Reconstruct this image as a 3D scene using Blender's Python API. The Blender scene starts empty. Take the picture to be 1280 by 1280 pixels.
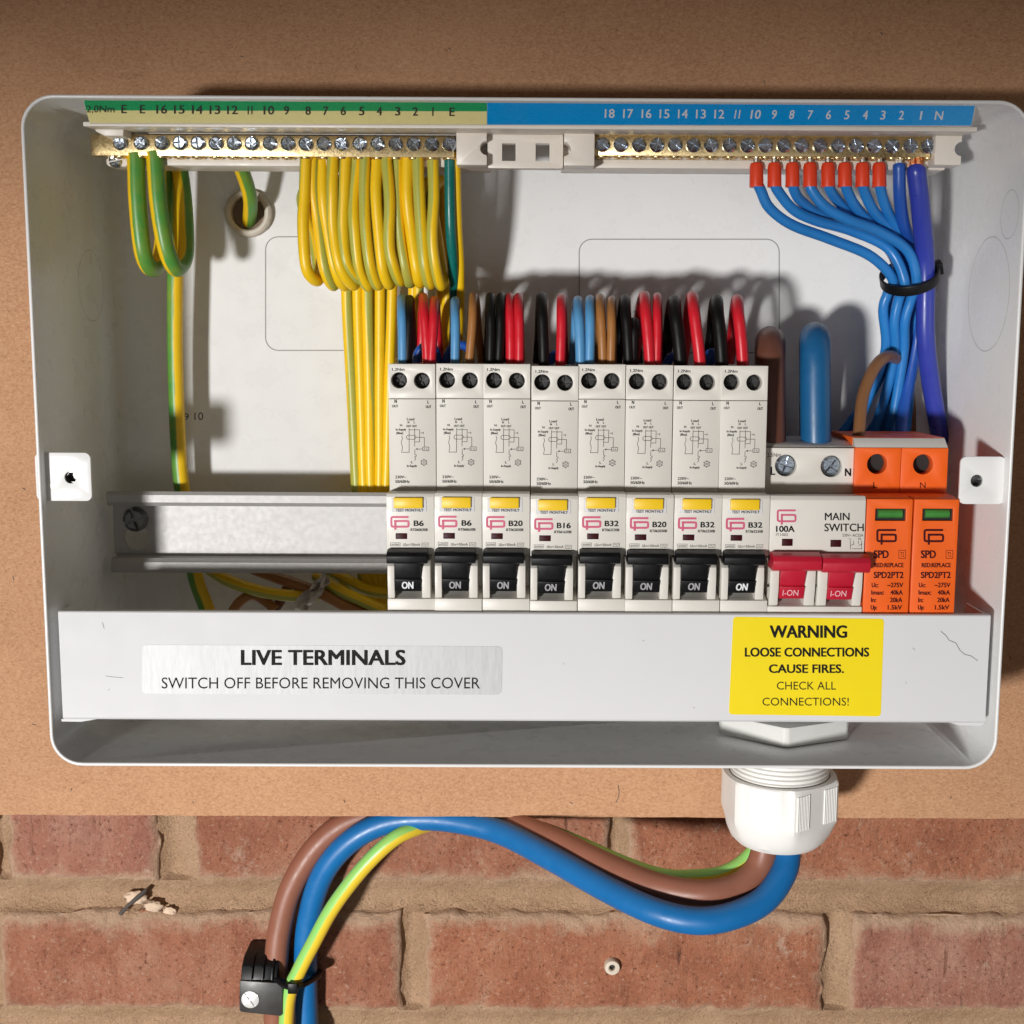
import bpy, bmesh, math, random
from mathutils import Vector, noise, Matrix
from mathutils.geometry import tessellate_polygon
random.seed(7)
MM = 0.001
SC = bpy.context.scene
COL = SC.collection

# ------------------------------------------------------------------ camera
FPX, CX, CY = 1550.0, 675.0, 640.0
PITCH, YAW, ROLL = 0.130372340, 0.00420952, 0.00528905
EYE = Vector((3.51831455, -455.466518, 34.6476481))          # mm
_F = Vector((math.sin(YAW)*math.cos(PITCH), math.cos(YAW)*math.cos(PITCH), -math.sin(PITCH)))
_R = Vector((math.cos(YAW), -math.sin(YAW), 0)); _U = _R.cross(_F)
_R2 = _R*math.cos(ROLL) + _U*math.sin(ROLL); _U2 = _U*math.cos(ROLL) - _R*math.sin(ROLL)
cam_data = bpy.data.cameras.new('camera')
cam_data.sensor_width = 36; cam_data.lens = 36*FPX/1280; cam_data.shift_x = -(CX-640)/1280
cam_data.clip_start = 0.01; cam_data.clip_end = 50
cam = bpy.data.objects.new('camera', cam_data); COL.objects.link(cam)
m3 = Matrix((_R2, _U2, -_F)).transposed()
cam.matrix_world = Matrix.Translation(EYE*MM) @ m3.to_4x4()
SC.camera = cam

# ------------------------------------------------------------------ light
W = bpy.data.worlds.new('World'); SC.world = W; W.use_nodes = True
bg = W.node_tree.nodes['Background']
bg.inputs[0].default_value = (1.0, 0.82, 0.66, 1); bg.inputs[1].default_value = 0.078
def aim(o, target):
    o.rotation_euler = (Vector(target)*MM - o.location).to_track_quat('-Z', 'Y').to_euler()
kd = bpy.data.lights.new('work_lamp', 'SPOT'); kd.energy = 127; kd.color = (1.0, 0.985, 0.97)
kd.shadow_soft_size = 0.08; kd.spot_size = 2*math.atan(286/1790); kd.spot_blend = 0.06
key = bpy.data.objects.new('work_lamp', kd); COL.objects.link(key)
key.location = (-0.74, -1.60, -0.30)
_d = (Vector((-20, 20, -162))*MM-key.location).normalized(); _x = _d.cross(Vector((0, 0, 1))).normalized(); _y = _x.cross(_d)
_t = math.radians(-8); _x, _y = _x*math.cos(_t)+_y*math.sin(_t), _y*math.cos(_t)-_x*math.sin(_t)
key.matrix_world = Matrix.Translation(key.location) @ Matrix((_x, _y, -_d)).transposed().to_4x4() @ Matrix.Diagonal((2.6, 1, 1, 1))
# added spot from the same point, brightens the board's foot and the bricks
ld = bpy.data.lights.new('work_lamp_dipped', 'SPOT'); ld.energy = 62; ld.color = (1.0, 0.96, 0.90); ld.shadow_soft_size = 0.08
ld.spot_size = 2*math.atan(250/1790); ld.spot_blend = 0.9
low = bpy.data.objects.new('work_lamp_dipped', ld); COL.objects.link(low)
_l = Vector((-0.74, -1.60, -0.30)); _d = (Vector((-60, 60, -330))*MM-_l).normalized(); _x = _d.cross(Vector((0, 0, 1))).normalized(); _y = _x.cross(_d)
low.matrix_world = Matrix.Translation(_l) @ Matrix((_x, _y, -_d)).transposed().to_4x4() @ Matrix.Diagonal((2.2, 1, 1, 1))
fd = bpy.data.lights.new('window_light', 'AREA'); fd.shape = 'RECTANGLE'; fd.size = 0.9; fd.size_y = 0.7  # added fill for metal reflections and a cool tint, no window known
fd.energy = 1.2; fd.color = (0.93, 0.96, 1.0)
fill = bpy.data.objects.new('window_light', fd); COL.objects.link(fill)
fill.location = (0.25, -1.6, -0.45); aim(fill, (0, 0, 0))
SC.view_settings.view_transform = 'Standard'; SC.view_settings.look = 'None'
SC.view_settings.exposure = 0.0; SC.view_settings.gamma = 1.0
SC.cycles.use_denoising = True
SC.cycles.max_bounces = 8

# ------------------------------------------------------------------ helpers
def P(px, py, Y):
    """a point of the photograph taken to the plane Y (mm behind the front rim of the case)"""
    d = _F + _R2*((px-CX)/FPX) + _U2*((CY-py)/FPX)
    return EYE + d*((Y-EYE.y)/d.y)
def PN(px, py, p0, n):
    d = _F + _R2*((px-CX)/FPX) + _U2*((CY-py)/FPX)
    return EYE + d*((p0-EYE).dot(n)/d.dot(n))

def tagit(o, label=None, cat=None, group=None, kind=None):
    if label: o['label'] = label
    if cat: o['category'] = cat
    if group: o['group'] = group
    if kind: o['kind'] = kind
    return o
def thing(name, org, label, cat, group=None):
    o = bpy.data.objects.new(name, None); o.empty_display_size = .01; COL.objects.link(o)
    o.location = Vector(org)*MM
    return tagit(o, label, cat, group)
def org_of(parent):
    v = Vector((0, 0, 0)); q = parent
    while q is not None:
        v = v + q.location; q = q.parent
    return v/MM

class MB:
    def __init__(s):
        s.v = []; s.f = []; s.uv = {}; s.mi = []
        s.cur = 0
    def add(s, vs, fs, uvs=None):
        b = len(s.v); s.v += [Vector(q) for q in vs]
        for i, f in enumerate(fs):
            if uvs: s.uv[len(s.f)] = uvs[i]
            s.f.append([b+k for k in f]); s.mi.append(s.cur)
        return s
    def box(s, x0, x1, y0, y1, z0, z1):
        return s.add([(x, y, z) for x in (x0, x1) for y in (y0, y1) for z in (z0, z1)],
                     [(0,1,3,2), (4,6,7,5), (0,4,5,1), (2,3,7,6), (0,2,6,4), (1,5,7,3)])
    def prism_x(s, prof, x0, x1):
        n = len(prof)
        vs = [(x0, y, z) for y, z in prof] + [(x1, y, z) for y, z in prof]
        fs = [tuple(range(n)), tuple(range(2*n-1, n-1, -1))] + [(i, n+i, n+(i+1) % n, (i+1) % n) for i in range(n)]
        return s.add(vs, fs)
    def prism_y(s, prof, y0, y1):
        n = len(prof)
        vs = [(x, y0, z) for x, z in prof] + [(x, y1, z) for x, z in prof]
        fs = [tuple(range(n)), tuple(range(2*n-1, n-1, -1))] + [(i, n+i, n+(i+1) % n, (i+1) % n) for i in range(n)]
        return s.add(vs, fs)
    def prism_z(s, prof, z0, z1):
        n = len(prof)
        vs = [(x, y, z0) for x, y in prof] + [(x, y, z1) for x, y in prof]
        fs = [tuple(range(n)), tuple(range(2*n-1, n-1, -1))] + [(i, n+i, n+(i+1) % n, (i+1) % n) for i in range(n)]
        return s.add(vs, fs)
    def plate(s, outer, holes, y0, y1):
        """a plate of the outline (x, z) with holes through it, from y0 to y1"""
        loops = [outer]+holes
        tri = tessellate_polygon([[Vector((x, z, 0)) for x, z in L] for L in loops])
        flat = [q for L in loops for q in L]; n = len(flat)
        s.add([(x, y0, z) for x, z in flat]+[(x, y1, z) for x, z in flat],
              [tuple(t) for t in tri]+[tuple(n+k for k in reversed(t)) for t in tri]
              + sum([[(o+i, n+o+i, n+o+(i+1) % len(L), o+(i+1) % len(L)) for i in range(len(L))]
                     for o, L in zip([sum(len(q) for q in loops[:k]) for k in range(len(loops))], loops)], []))
        return s
    def tube(s, pts, r, seg=14, phase=0.0, twist=0.0, cap=True, sq=1.0):
        """tube through mm points; r a number or a list; UV u runs round it (0 faces the room)"""
        n = len(pts); rr = r if isinstance(r, (list, tuple)) else [r]*n
        tans = []
        for i in range(n):
            t = pts[min(i+1, n-1)]-pts[max(i-1, 0)]
            tans.append(t.normalized() if t.length > 1e-9 else Vector((0, 0, 1)))
        nrm = Vector((0, -1, 0)); nrm = nrm-tans[0]*nrm.dot(tans[0])
        if nrm.length < .05: nrm = Vector((1, 0, 0))-tans[0]*tans[0].x
        nrm.normalize()
        vs = []; L = 0; Ls = []
        for i in range(n):
            if i:
                q = tans[i-1].rotation_difference(tans[i]); nrm = q @ nrm
                nrm = (nrm-tans[i]*nrm.dot(tans[i])).normalized(); L += (pts[i]-pts[i-1]).length
            bi = tans[i].cross(nrm); Ls.append(L)
            for k in range(seg):
                a = 2*math.pi*k/seg
                vs.append(pts[i]+nrm*math.cos(a)*rr[i]+bi*math.sin(a)*rr[i]*sq)
        fs = []; us = []
        for i in range(n-1):
            for k in range(seg):
                k2 = (k+1) % seg
                fs.append((i*seg+k, i*seg+k2, (i+1)*seg+k2, (i+1)*seg+k))
                u0 = k/seg+phase; u1 = (k+1)/seg+phase
                us.append([(u0+twist*Ls[i], Ls[i]*MM), (u1+twist*Ls[i], Ls[i]*MM), (u1+twist*Ls[i+1], Ls[i+1]*MM), (u0+twist*Ls[i+1], Ls[i+1]*MM)])
        if cap:
            fs.append(tuple(reversed(range(seg)))); us.append([(phase, 0)]*seg)
            fs.append(tuple((n-1)*seg+k for k in range(seg))); us.append([(phase, 0)]*seg)
        return s.add(vs, fs, us)
    def lathe(s, c, axis, prof, seg=24, rot=0.0, cap=True):
        """prof: (r, h) along axis from c"""
        ax = Vector(axis).normalized(); a = Vector((1, 0, 0)) if abs(ax.x) < .9 else Vector((0, 0, 1))
        u = (a-ax*a.dot(ax)).normalized(); w = ax.cross(u); c = Vector(c); n = len(prof)
        vs = [c+ax*h+(u*math.cos(rot+2*math.pi*k/seg)+w*math.sin(rot+2*math.pi*k/seg))*r for r, h in prof for k in range(seg)]
        fs = [(i*seg+k, i*seg+(k+1) % seg, (i+1)*seg+(k+1) % seg, (i+1)*seg+k) for i in range(n-1) for k in range(seg)]
        if cap:
            fs.append(tuple(reversed(range(seg)))); fs.append(tuple((n-1)*seg+k for k in range(seg)))
        return s.add(vs, fs)
    def build(s, name, mat, parent=None, org=None, bevel=0, bseg=2, sharp=35, flat=False, fix=True, bangle=25, attr=None):
        o0 = org_of(parent) if parent is not None else Vector(org or (0, 0, 0))
        me = bpy.data.meshes.new(name)
        me.from_pydata([(q-o0)*MM for q in s.v], [], s.f)
        if s.uv:
            uvl = me.uv_layers.new(name='UVMap')
            for p in me.polygons:
                u = s.uv.get(p.index)
                if u:
                    for j, li in enumerate(p.loop_indices): uvl.data[li].uv = u[j]
        for m in (mat if isinstance(mat, (list, tuple)) else [mat]): me.materials.append(m)
        for p, k in zip(me.polygons, s.mi): p.material_index = k
        if fix or bevel:
            bm = bmesh.new(); bm.from_mesh(me)
            if bevel:
                bmesh.ops.recalc_face_normals(bm, faces=bm.faces)
                ed = [e for e in bm.edges if len(e.link_faces) == 2 and e.calc_face_angle(0) > math.radians(bangle)]
                bmesh.ops.bevel(bm, geom=ed, offset=bevel*MM, segments=bseg, profile=.5, affect='EDGES', clamp_overlap=True)
            bmesh.ops.recalc_face_normals(bm, faces=bm.faces)
            bm.to_mesh(me); bm.free()
        if attr:
            for k, vals in attr.items(): me.attributes.new(k, 'FLOAT', 'POINT').data.foreach_set('value', vals)
        if not flat:
            me.shade_smooth(); me.set_sharp_from_angle(angle=math.radians(sharp))
        o = bpy.data.objects.new(name, me); COL.objects.link(o)
        if parent is not None: o.parent = parent
        else: o.location = o0*MM
        return o

def smooth_path(pts, n=10):
    """Catmull-Rom through the points"""
    p = [Vector(q) for q in pts]; q = [p[0]*2-p[1]]+p+[p[-1]*2-p[-2]]; out = []
    for i in range(1, len(q)-2):
        a, b, c, d = q[i-1], q[i], q[i+1], q[i+2]
        for k in range(n):
            t = k/n
            out.append(.5*((2*b)+(c-a)*t+(2*a-5*b+4*c-d)*t*t+(3*b-a-3*c+d)*t**3))
    out.append(p[-1]); return out
def pxpath(pts, n=10): return smooth_path([P(*q) for q in pts], n)
def circ(cx, cz, r, n=24, a0=0.0): return [(cx+r*math.cos(a0+2*math.pi*k/n), cz+r*math.sin(a0+2*math.pi*k/n)) for k in range(n)]
def rrect(x0, x1, z0, z1, r, n=6):
    out = []
    for cx, cz, a in ((x1-r, z1-r, 0), (x0+r, z1-r, 90), (x0+r, z0+r, 180), (x1-r, z0+r, 270)):
        for k in range(n+1):
            t = math.radians(a+90*k/n); out.append((cx+r*math.cos(t), cz+r*math.sin(t)))
    return out

# ---- flat print: lettering and line work, laid on a plane of the thing it is printed on
_txt = {}
def glyphs(s, bold):
    k = s
    if k not in _txt:
        c = bpy.data.curves.new('t', 'FONT'); c.body = s; c.resolution_u = 3
        o = bpy.data.objects.new('t', c); COL.objects.link(o)
        me = bpy.data.meshes.new_from_object(o.evaluated_get(bpy.context.evaluated_depsgraph_get()))
        vs = [(v.co.x, v.co.y) for v in me.vertices]; fs = [tuple(p.vertices) for p in me.polygons]
        bpy.data.objects.remove(o); bpy.data.curves.remove(c); bpy.data.meshes.remove(me)
        xs = [q[0] for q in vs]; ys = [q[1] for q in vs]
        _txt[k] = (vs, fs, min(xs), max(xs), min(ys), max(ys))
    return _txt[k]
def plane_y(Y): return lambda x, y: P(x, y, Y)
class Print:
    """collects text and strokes in photograph pixels, mapped to one plane"""
    def __init__(s, mp): s.mp = mp; s.mb = MB(); s.k = 0
    def text(s, body, x0, x1, ytop, ybase, bold=0.0, slant=0.0, tilt=0.0):
        vs, fs, a, b, c, d = glyphs(body, bold)
        cap = .73
        lo = 0 if body.upper() == body or c > -.05 else 0
        top = max(cap, 0.01)
        h = bold*(ybase-ytop)                                       # weight: the same glyph laid again, a hair to each side
        for j, (dx, dy) in enumerate(((-h, -h*.4), (h, -h*.4), (-h, h*.4), (h, h*.4)) if bold else ((0, 0),)):
            s.mb.add([s.mp(x0+h+(x-a)/(b-a)*(x1-x0-2*h)+slant*y*(ybase-ytop)/top+dx, ybase-(y-lo)/top*(ybase-ytop)+dy)+Vector((0, -.012*j, 0)) for x, y in vs], fs)
        return s
    def line(s, pts, w, closed=False):
        p = [Vector((x, y)) for x, y in pts]; n = len(p); L = []; R = []
        for i in range(n):
            if closed: d0 = (p[i]-p[i-1]).normalized(); d1 = (p[(i+1) % n]-p[i]).normalized()
            else:
                d0 = (p[i]-p[i-1]).normalized() if i else (p[1]-p[0]).normalized()
                d1 = (p[i+1]-p[i]).normalized() if i < n-1 else d0
            n0 = Vector((-d0.y, d0.x)); n1 = Vector((-d1.y, d1.x)); m = (n0+n1)
            m = m.normalized() if m.length > .1 else n1
            k = w/2/max(.4, m.dot(n1)); L.append(p[i]+m*k); R.append(p[i]-m*k)
        vs = [s.mp(q.x, q.y) for q in L+R]
        fs = [(i, (i+1) % n, n+(i+1) % n, n+i) for i in range(n if closed else n-1)]
        s.mb.add(vs, fs); return s
    def poly(s, pts): s.mb.add([s.mp(x, y) for x, y in pts], [tuple(range(len(pts)))]); return s
    def build(s, name, mat, parent): return s.mb.build(name, mat, parent, flat=True, fix=False)

# ------------------------------------------------------------------ materials
def new_mat(name):
    m = bpy.data.materials.new(name); m.use_nodes = True
    nt = m.node_tree; return m, nt, nt.nodes['Principled BSDF']
def N(nt, t, **kw):
    n = nt.nodes.new(t)
    for k, v in kw.items(): setattr(n, k, v)
    return n
def setin(n, **kw):
    for k, v in kw.items(): n.inputs[k.replace('_', ' ')].default_value = v
def noise_tex(nt, scale, detail=4, rough=.55, stretch=None, dist=0.0):
    tc = N(nt, 'ShaderNodeTexCoord'); mp = N(nt, 'ShaderNodeMapping')
    nt.links.new(tc.outputs['Object'], mp.inputs[0])
    if stretch: mp.inputs['Scale'].default_value = stretch
    t = N(nt, 'ShaderNodeTexNoise'); setin(t, Scale=scale, Detail=detail, Roughness=rough, Distortion=dist)
    nt.links.new(mp.outputs[0], t.inputs['Vector']); return t
def ramp(nt, src, stops):
    r = N(nt, 'ShaderNodeValToRGB'); e = r.color_ramp.elements
    while len(e) < len(stops): e.new(.5)
    for k, (p, c) in zip(e, stops):
        k.position = p; k.color = (c, c, c, 1) if isinstance(c, (int, float)) else (*c, 1)
    nt.links.new(src, r.inputs[0]); return r.outputs[0]
def mix(nt, fac, a, b, mode='MIX'):
    n = N(nt, 'ShaderNodeMix', data_type='RGBA', blend_type=mode)
    for sock, v in ((n.inputs[0], fac), (n.inputs[6], a), (n.inputs[7], b)):
        if hasattr(v, 'links'): nt.links.new(v, sock)
        else: sock.default_value = v if isinstance(v, (int, float)) else (*v, 1)
    return n.outputs[2]
def bump(nt, bs, src, strength, dist=.001, prev=None):
    b = N(nt, 'ShaderNodeBump'); setin(b, Strength=strength, Distance=dist)
    nt.links.new(src, b.inputs['Height'])
    if prev is not None: nt.links.new(prev, b.inputs['Normal'])
    nt.links.new(b.outputs[0], bs.inputs['Normal']); return b.outputs[0]
def plastic(name, col, rough=.4, var=.06, metal=0.0, bumps=.03, scale=60, spec=.5, coat=0.0, grime=None):
    m, nt, bs = new_mat(name)
    t = noise_tex(nt, scale, 5)
    lo = tuple(max(0, c*(1-var)) for c in col); hi = tuple(min(1, c*(1+var)) for c in col)
    c = ramp(nt, t.outputs[0], [(.3, lo), (.7, hi)])
    if grime:
        g = noise_tex(nt, grime[1], 8, .7); c = mix(nt, ramp(nt, g.outputs[0], [(grime[2], 0), (grime[2]+.1, 1)]), c, grime[0])
    nt.links.new(c, bs.inputs['Base Color'])
    r = noise_tex(nt, scale*4, 3)
    rr = N(nt, 'ShaderNodeMapRange'); setin(rr, From_Min=.3, From_Max=.7, To_Min=max(.03, rough-.07), To_Max=min(1, rough+.07))
    nt.links.new(r.outputs[0], rr.inputs[0]); nt.links.new(rr.outputs[0], bs.inputs['Roughness'])
    setin(bs, Metallic=metal); bs.inputs['Specular IOR Level'].default_value = spec; bs.inputs['Coat Weight'].default_value = coat
    if bumps: bump(nt, bs, noise_tex(nt, 900, 3).outputs[0], bumps, .0004)
    return m
def striped(name, yellow, green, a, b, rough=.38):
    """two-colour cable sheath: the green stripe runs along the cable between two angles round it"""
    m, nt, bs = new_mat(name)
    uv = N(nt, 'ShaderNodeUVMap', uv_map='UVMap'); sep = N(nt, 'ShaderNodeSeparateXYZ'); nt.links.new(uv.outputs[0], sep.inputs[0])
    w = noise_tex(nt, 90, 2); ws = N(nt, 'ShaderNodeMath', operation='MULTIPLY_ADD'); nt.links.new(w.outputs[0], ws.inputs[0]); ws.inputs[1].default_value = .05; nt.links.new(sep.outputs[0], ws.inputs[2])
    fr = N(nt, 'ShaderNodeMath', operation='FRACT'); nt.links.new(ws.outputs[0], fr.inputs[0])
    c = ramp(nt, fr.outputs[0], [(a-.015, yellow), (a+.015, green), (b-.015, green), (b+.015, yellow)])
    v = noise_tex(nt, 150, 4); c2 = mix(nt, ramp(nt, v.outputs[0], [(.3, .0), (.8, .25)]), c, tuple(.7*k for k in yellow))
    nt.links.new(c2, bs.inputs['Base Color']); setin(bs, Roughness=rough)
    bump(nt, bs, noise_tex(nt, 350, 3).outputs[0], .08, .0005)
    return m

M = {}
M['steel_white'] = plastic('white_painted_steel', (.80, .80, .79), .30, .015, bumps=.05, scale=25, grime=((.50, .46, .40), 260, .74))
M['cover_white'] = plastic('white_cover', (.70, .70, .712), .5, .015, spec=.15, bumps=.04, scale=25, grime=((.55, .52, .48), 300, .76))
M['ivory'] = plastic('ivory_plastic', (.70, .67, .61), .42, .02, bumps=.04)
M['holder'] = plastic('holder_plastic', (.80, .74, .66), .38, .02)
M['gland'] = plastic('gland_nylon', (.80, .79, .76), .45, .02, bumps=.05)
M['nut_grey'] = plastic('nut_nylon', (.70, .70, .67), .5, .02)
M['black'] = plastic('black_plastic', (.005, .005, .006), .42, .2, bumps=.03, spec=.3)
M['clip_grey'] = plastic('clip_nylon', (.045, .043, .042), .42, .2)
M['red'] = plastic('red_lever', (.50, .012, .035), .36, .05)
M['orange'] = plastic('orange_plastic', (.88, .13, .012), .42, .03)
M['yellow_button'] = plastic('yellow_button', (.90, .58, .01), .4, .03)
M['window_red'] = plastic('dark_red_window', (.04, .002, .005), .45, .1, bumps=0, spec=.2)
M['window_green'] = plastic('green_flag', (.05, .22, .04), .3, .2)
M['hole_dark'] = plastic('dark_recess', (.01, .01, .01), .6, .2)
M['grommet'] = plastic('grommet_rubber', (.62, .56, .48), .5, .03)
M['ferrule'] = plastic('red_ferrule', (.72, .05, .012), .42, .05)
M['ink'] = plastic('black_ink', (.010, .009, .009), .7, .1, bumps=0, spec=.2)
M['screw_black'] = plastic('blackened_screw', (.03, .03, .03), .5, .4, metal=.5)  # recessed terminal screws, darkened in colour for the shade in their holes
M['ink_grey'] = plastic('grey_ink', (.045, .042, .04), .6, .1, bumps=0)
M['ink_white'] = plastic('white_ink', (.82, .84, .86), .5, .03, bumps=0)
M['ink_dim'] = plastic('faded_white_ink', (.38, .38, .39), .5, .03, bumps=0)
M['ink_pink'] = plastic('pink_ink', (.62, .10, .20), .5, .05, bumps=0)
M['ink_maroon'] = plastic('maroon_ink', (.055, .003, .006), .6, .05, bumps=0, spec=.2)
M['ink_rose'] = plastic('rose_ink', (.90, .55, .58), .5, .05, bumps=0)
M['seam_pale'] = plastic('faint_seam', (.60, .59, .56), .5, .05, bumps=0)
M['seam'] = plastic('seam_line', (.26, .25, .23), .6, .05, bumps=0)
M['strip_green'] = plastic('green_print', (.015, .40, .14), .3, .03, bumps=0)
M['strip_yellow'] = plastic('pale_yellow_print', (.95, .87, .40), .3, .03, bumps=0)
M['strip_blue'] = plastic('blue_print', (.0, .36, .88), .3, .03, bumps=0)
M['sticker_yellow'] = plastic('yellow_vinyl', (.92, .72, .0), .35, .02, bumps=.02)
M['copper'] = plastic('copper_strands', (.75, .30, .13), .35, .15, metal=1)
M['tin'] = plastic('tinned_pin', (.75, .72, .66), .3, .1, metal=1)
M['zinc'] = plastic('zinc_screw', (.50, .56, .64), .17, .3, metal=1, bumps=.15, scale=500)
M['steel_dark'] = plastic('dark_screw', (.16, .16, .16), .34, .3, metal=1)
M['brass'] = plastic('brass', (.80, .62, .33), .30, .12, metal=1, scale=300)
M['blue_wire'] = plastic('blue_sheath', (.02, .20, .56), .36, .06)
M['sky_wire'] = plastic('light_blue_sheath', (.09, .30, .56), .38, .06)
M['navy_wire'] = plastic('navy_sheath', (.03, .048, .36), .34, .06)
M['deep_blue_wire'] = plastic('deep_blue_sheath', (.015, .085, .40), .36, .06)
M['tail_blue'] = plastic('tail_blue_sheath', (.008, .10, .25), .38, .06)  # blue cable darkened in colour for the shade behind the main switch
M['red_wire'] = plastic('red_sheath', (.62, .012, .025), .34, .06)
M['black_wire'] = plastic('black_sheath', (.0045, .004, .004), .45, .1, spec=.25)
M['tan_wire'] = plastic('tan_sheath', (.36, .15, .04), .38, .06)
M['brown_wire'] = plastic('brown_sheath', (.19, .075, .045), .36, .06)
M['tail_brown_dim'] = plastic('brown_tail_sheath', (.13, .048, .03), .38, .06)  # shaded copy of the brown cable sheath, the shade kept in its colour
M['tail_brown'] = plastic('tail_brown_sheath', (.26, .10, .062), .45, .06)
M['teal_wire'] = plastic('teal_sheath', (.004, .15, .13), .3, .06)
M['earth_green'] = striped('green_yellow_sheath', (.90, .57, .01), (.06, .29, .05), .25, .68)
M['earth_yellow'] = striped('yellow_green_sheath', (.92, .58, .008), (.40, .43, .08), .33, .60)
M['earth_lime'] = striped('lime_yellow_sheath', (.80, .58, .04), (.24, .60, .15), .18, .72)

def mdf():
    m, nt, bs = new_mat('mdf_board')
    a = noise_tex(nt, 22, 6, .6); b = noise_tex(nt, 700, 5, .75, (1, 1, 1.6), .6); c = noise_tex(nt, 150, 6, .7, (1, 1, 2.5))
    col = ramp(nt, a.outputs[0], [(.3, (.44, .228, .122)), (.7, (.51, .275, .152))])
    col = mix(nt, ramp(nt, b.outputs[0], [(.45, 0), (.66, .6)]), col, (.66, .41, .24))
    col = mix(nt, ramp(nt, b.outputs[0], [(.30, .6), (.45, 0)]), col, (.24, .11, .05))
    col = mix(nt, ramp(nt, c.outputs[0], [(.66, 0), (.74, .75)]), col, (.17, .075, .035))
    nt.links.new(col, bs.inputs['Base Color']); setin(bs, Roughness=.8); bs.inputs['Specular IOR Level'].default_value = .25
    n1 = bump(nt, bs, c.outputs[0], .3, .0012); bump(nt, bs, b.outputs[0], .4, .0008, n1); return m
def brick_mat(name, base, light, dark):
    m, nt, bs = new_mat(name)
    oi = N(nt, 'ShaderNodeObjectInfo'); at = N(nt, 'ShaderNodeAttribute', attribute_name='smear')
    a = noise_tex(nt, 26, 8, .7); v = noise_tex(nt, 60, 7, .7, (2.2, 1, .22)); sp = noise_tex(nt, 520, 5, .75); pt = noise_tex(nt, 95, 10, .8); gr = noise_tex(nt, 1500, 3, .7); vc = noise_tex(nt, 130, 4, .6, (1.6, 1, .2))
    col = ramp(nt, a.outputs[0], [(.28, dark), (.5, base), (.75, light)])
    col = mix(nt, ramp(nt, v.outputs[0], [(.48, 0), (.75, .6)]), col, dark)
    col = mix(nt, ramp(nt, pt.outputs[0], [(.57, 0), (.78, .6)]), col, (.66, .44, .31))
    col = mix(nt, ramp(nt, sp.outputs[0], [(.57, 0), (.66, .7)]), col, (.72, .50, .37))
    col = mix(nt, ramp(nt, sp.outputs[0], [(.34, .9), (.43, 0)]), col, (.14, .05, .03))
    col = mix(nt, ramp(nt, gr.outputs[0], [(.3, .35), (.45, 0)]), col, (.22, .09, .06))
    col = mix(nt, ramp(nt, vc.outputs[0], [(.27, .85), (.35, 0)]), col, (.17, .07, .045))
    wp = noise_tex(nt, 42, 9, .78)
    col = mix(nt, ramp(nt, wp.outputs[0], [(.60, 0), (.70, .7)]), col, (.72, .54, .42))
    sm = N(nt, 'ShaderNodeMath', operation='MULTIPLY_ADD'); nt.links.new(pt.outputs[0], sm.inputs[0]); sm.inputs[1].default_value = 1.6; nt.links.new(at.outputs['Fac'], sm.inputs[2])
    mr = N(nt, 'ShaderNodeMapRange'); setin(mr, From_Min=.96, From_Max=1.5, To_Min=0, To_Max=.8); nt.links.new(sm.outputs[0], mr.inputs[0])
    col = mix(nt, mr.outputs[0], col, (.68, .48, .33))
    bw = N(nt, 'ShaderNodeMapRange'); setin(bw, To_Min=.92, To_Max=1.06); nt.links.new(oi.outputs['Random'], bw.inputs[0])
    sc = N(nt, 'ShaderNodeVectorMath', operation='SCALE'); nt.links.new(col, sc.inputs[0]); nt.links.new(bw.outputs[0], sc.inputs['Scale'])
    nt.links.new(sc.outputs[0], bs.inputs['Base Color']); setin(bs, Roughness=.88); bs.inputs['Specular IOR Level'].default_value = .2
    n1 = bump(nt, bs, pt.outputs[0], .6, .003); n2 = bump(nt, bs, vc.outputs[0], .5, .002, n1); n3 = bump(nt, bs, sp.outputs[0], 1.0, .0022, n2); bump(nt, bs, gr.outputs[0], .5, .0008, n3); return m
def mortar_mat():
    m, nt, bs = new_mat('sandy_mortar')
    a = noise_tex(nt, 35, 6, .6); g = noise_tex(nt, 800, 4, .75); g2 = noise_tex(nt, 260, 5, .7)
    col = ramp(nt, a.outputs[0], [(.3, (.48, .30, .18)), (.7, (.64, .42, .27))])
    col = mix(nt, ramp(nt, g.outputs[0], [(.55, 0), (.7, .6)]), col, (.68, .52, .34))
    col = mix(nt, ramp(nt, g.outputs[0], [(.3, .7), (.42, 0)]), col, (.17, .095, .05))
    col = mix(nt, ramp(nt, g2.outputs[0], [(.66, 0), (.74, .7)]), col, (.36, .17, .09))
    nt.links.new(col, bs.inputs['Base Color']); setin(bs, Roughness=.95); bs.inputs['Specular IOR Level'].default_value = .15
    n1 = bump(nt, bs, g2.outputs[0], .9, .003); bump(nt, bs, g.outputs[0], 1.0, .0018, n1); return m
def galvanised():
    m, nt, bs = new_mat('galvanised_steel')
    a = noise_tex(nt, 330, 7, .75); b = noise_tex(nt, 60, 5, .6, (1, 1, 3)); s = noise_tex(nt, 420, 5, .6)
    col = ramp(nt, a.outputs[0], [(.3, (.43, .42, .41)), (.52, (.45, .44, .43)), (.75, (.48, .47, .46))])
    col = mix(nt, ramp(nt, b.outputs[0], [(.4, 0), (.7, .15)]), col, (.40, .36, .33))
    nt.links.new(col, bs.inputs['Base Color']); setin(bs, Metallic=.45)
    nt.links.new(ramp(nt, s.outputs[0], [(.3, .54), (.7, .60)]), bs.inputs['Roughness'])
    bump(nt, bs, a.outputs[0], .04, .0004); return m
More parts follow.
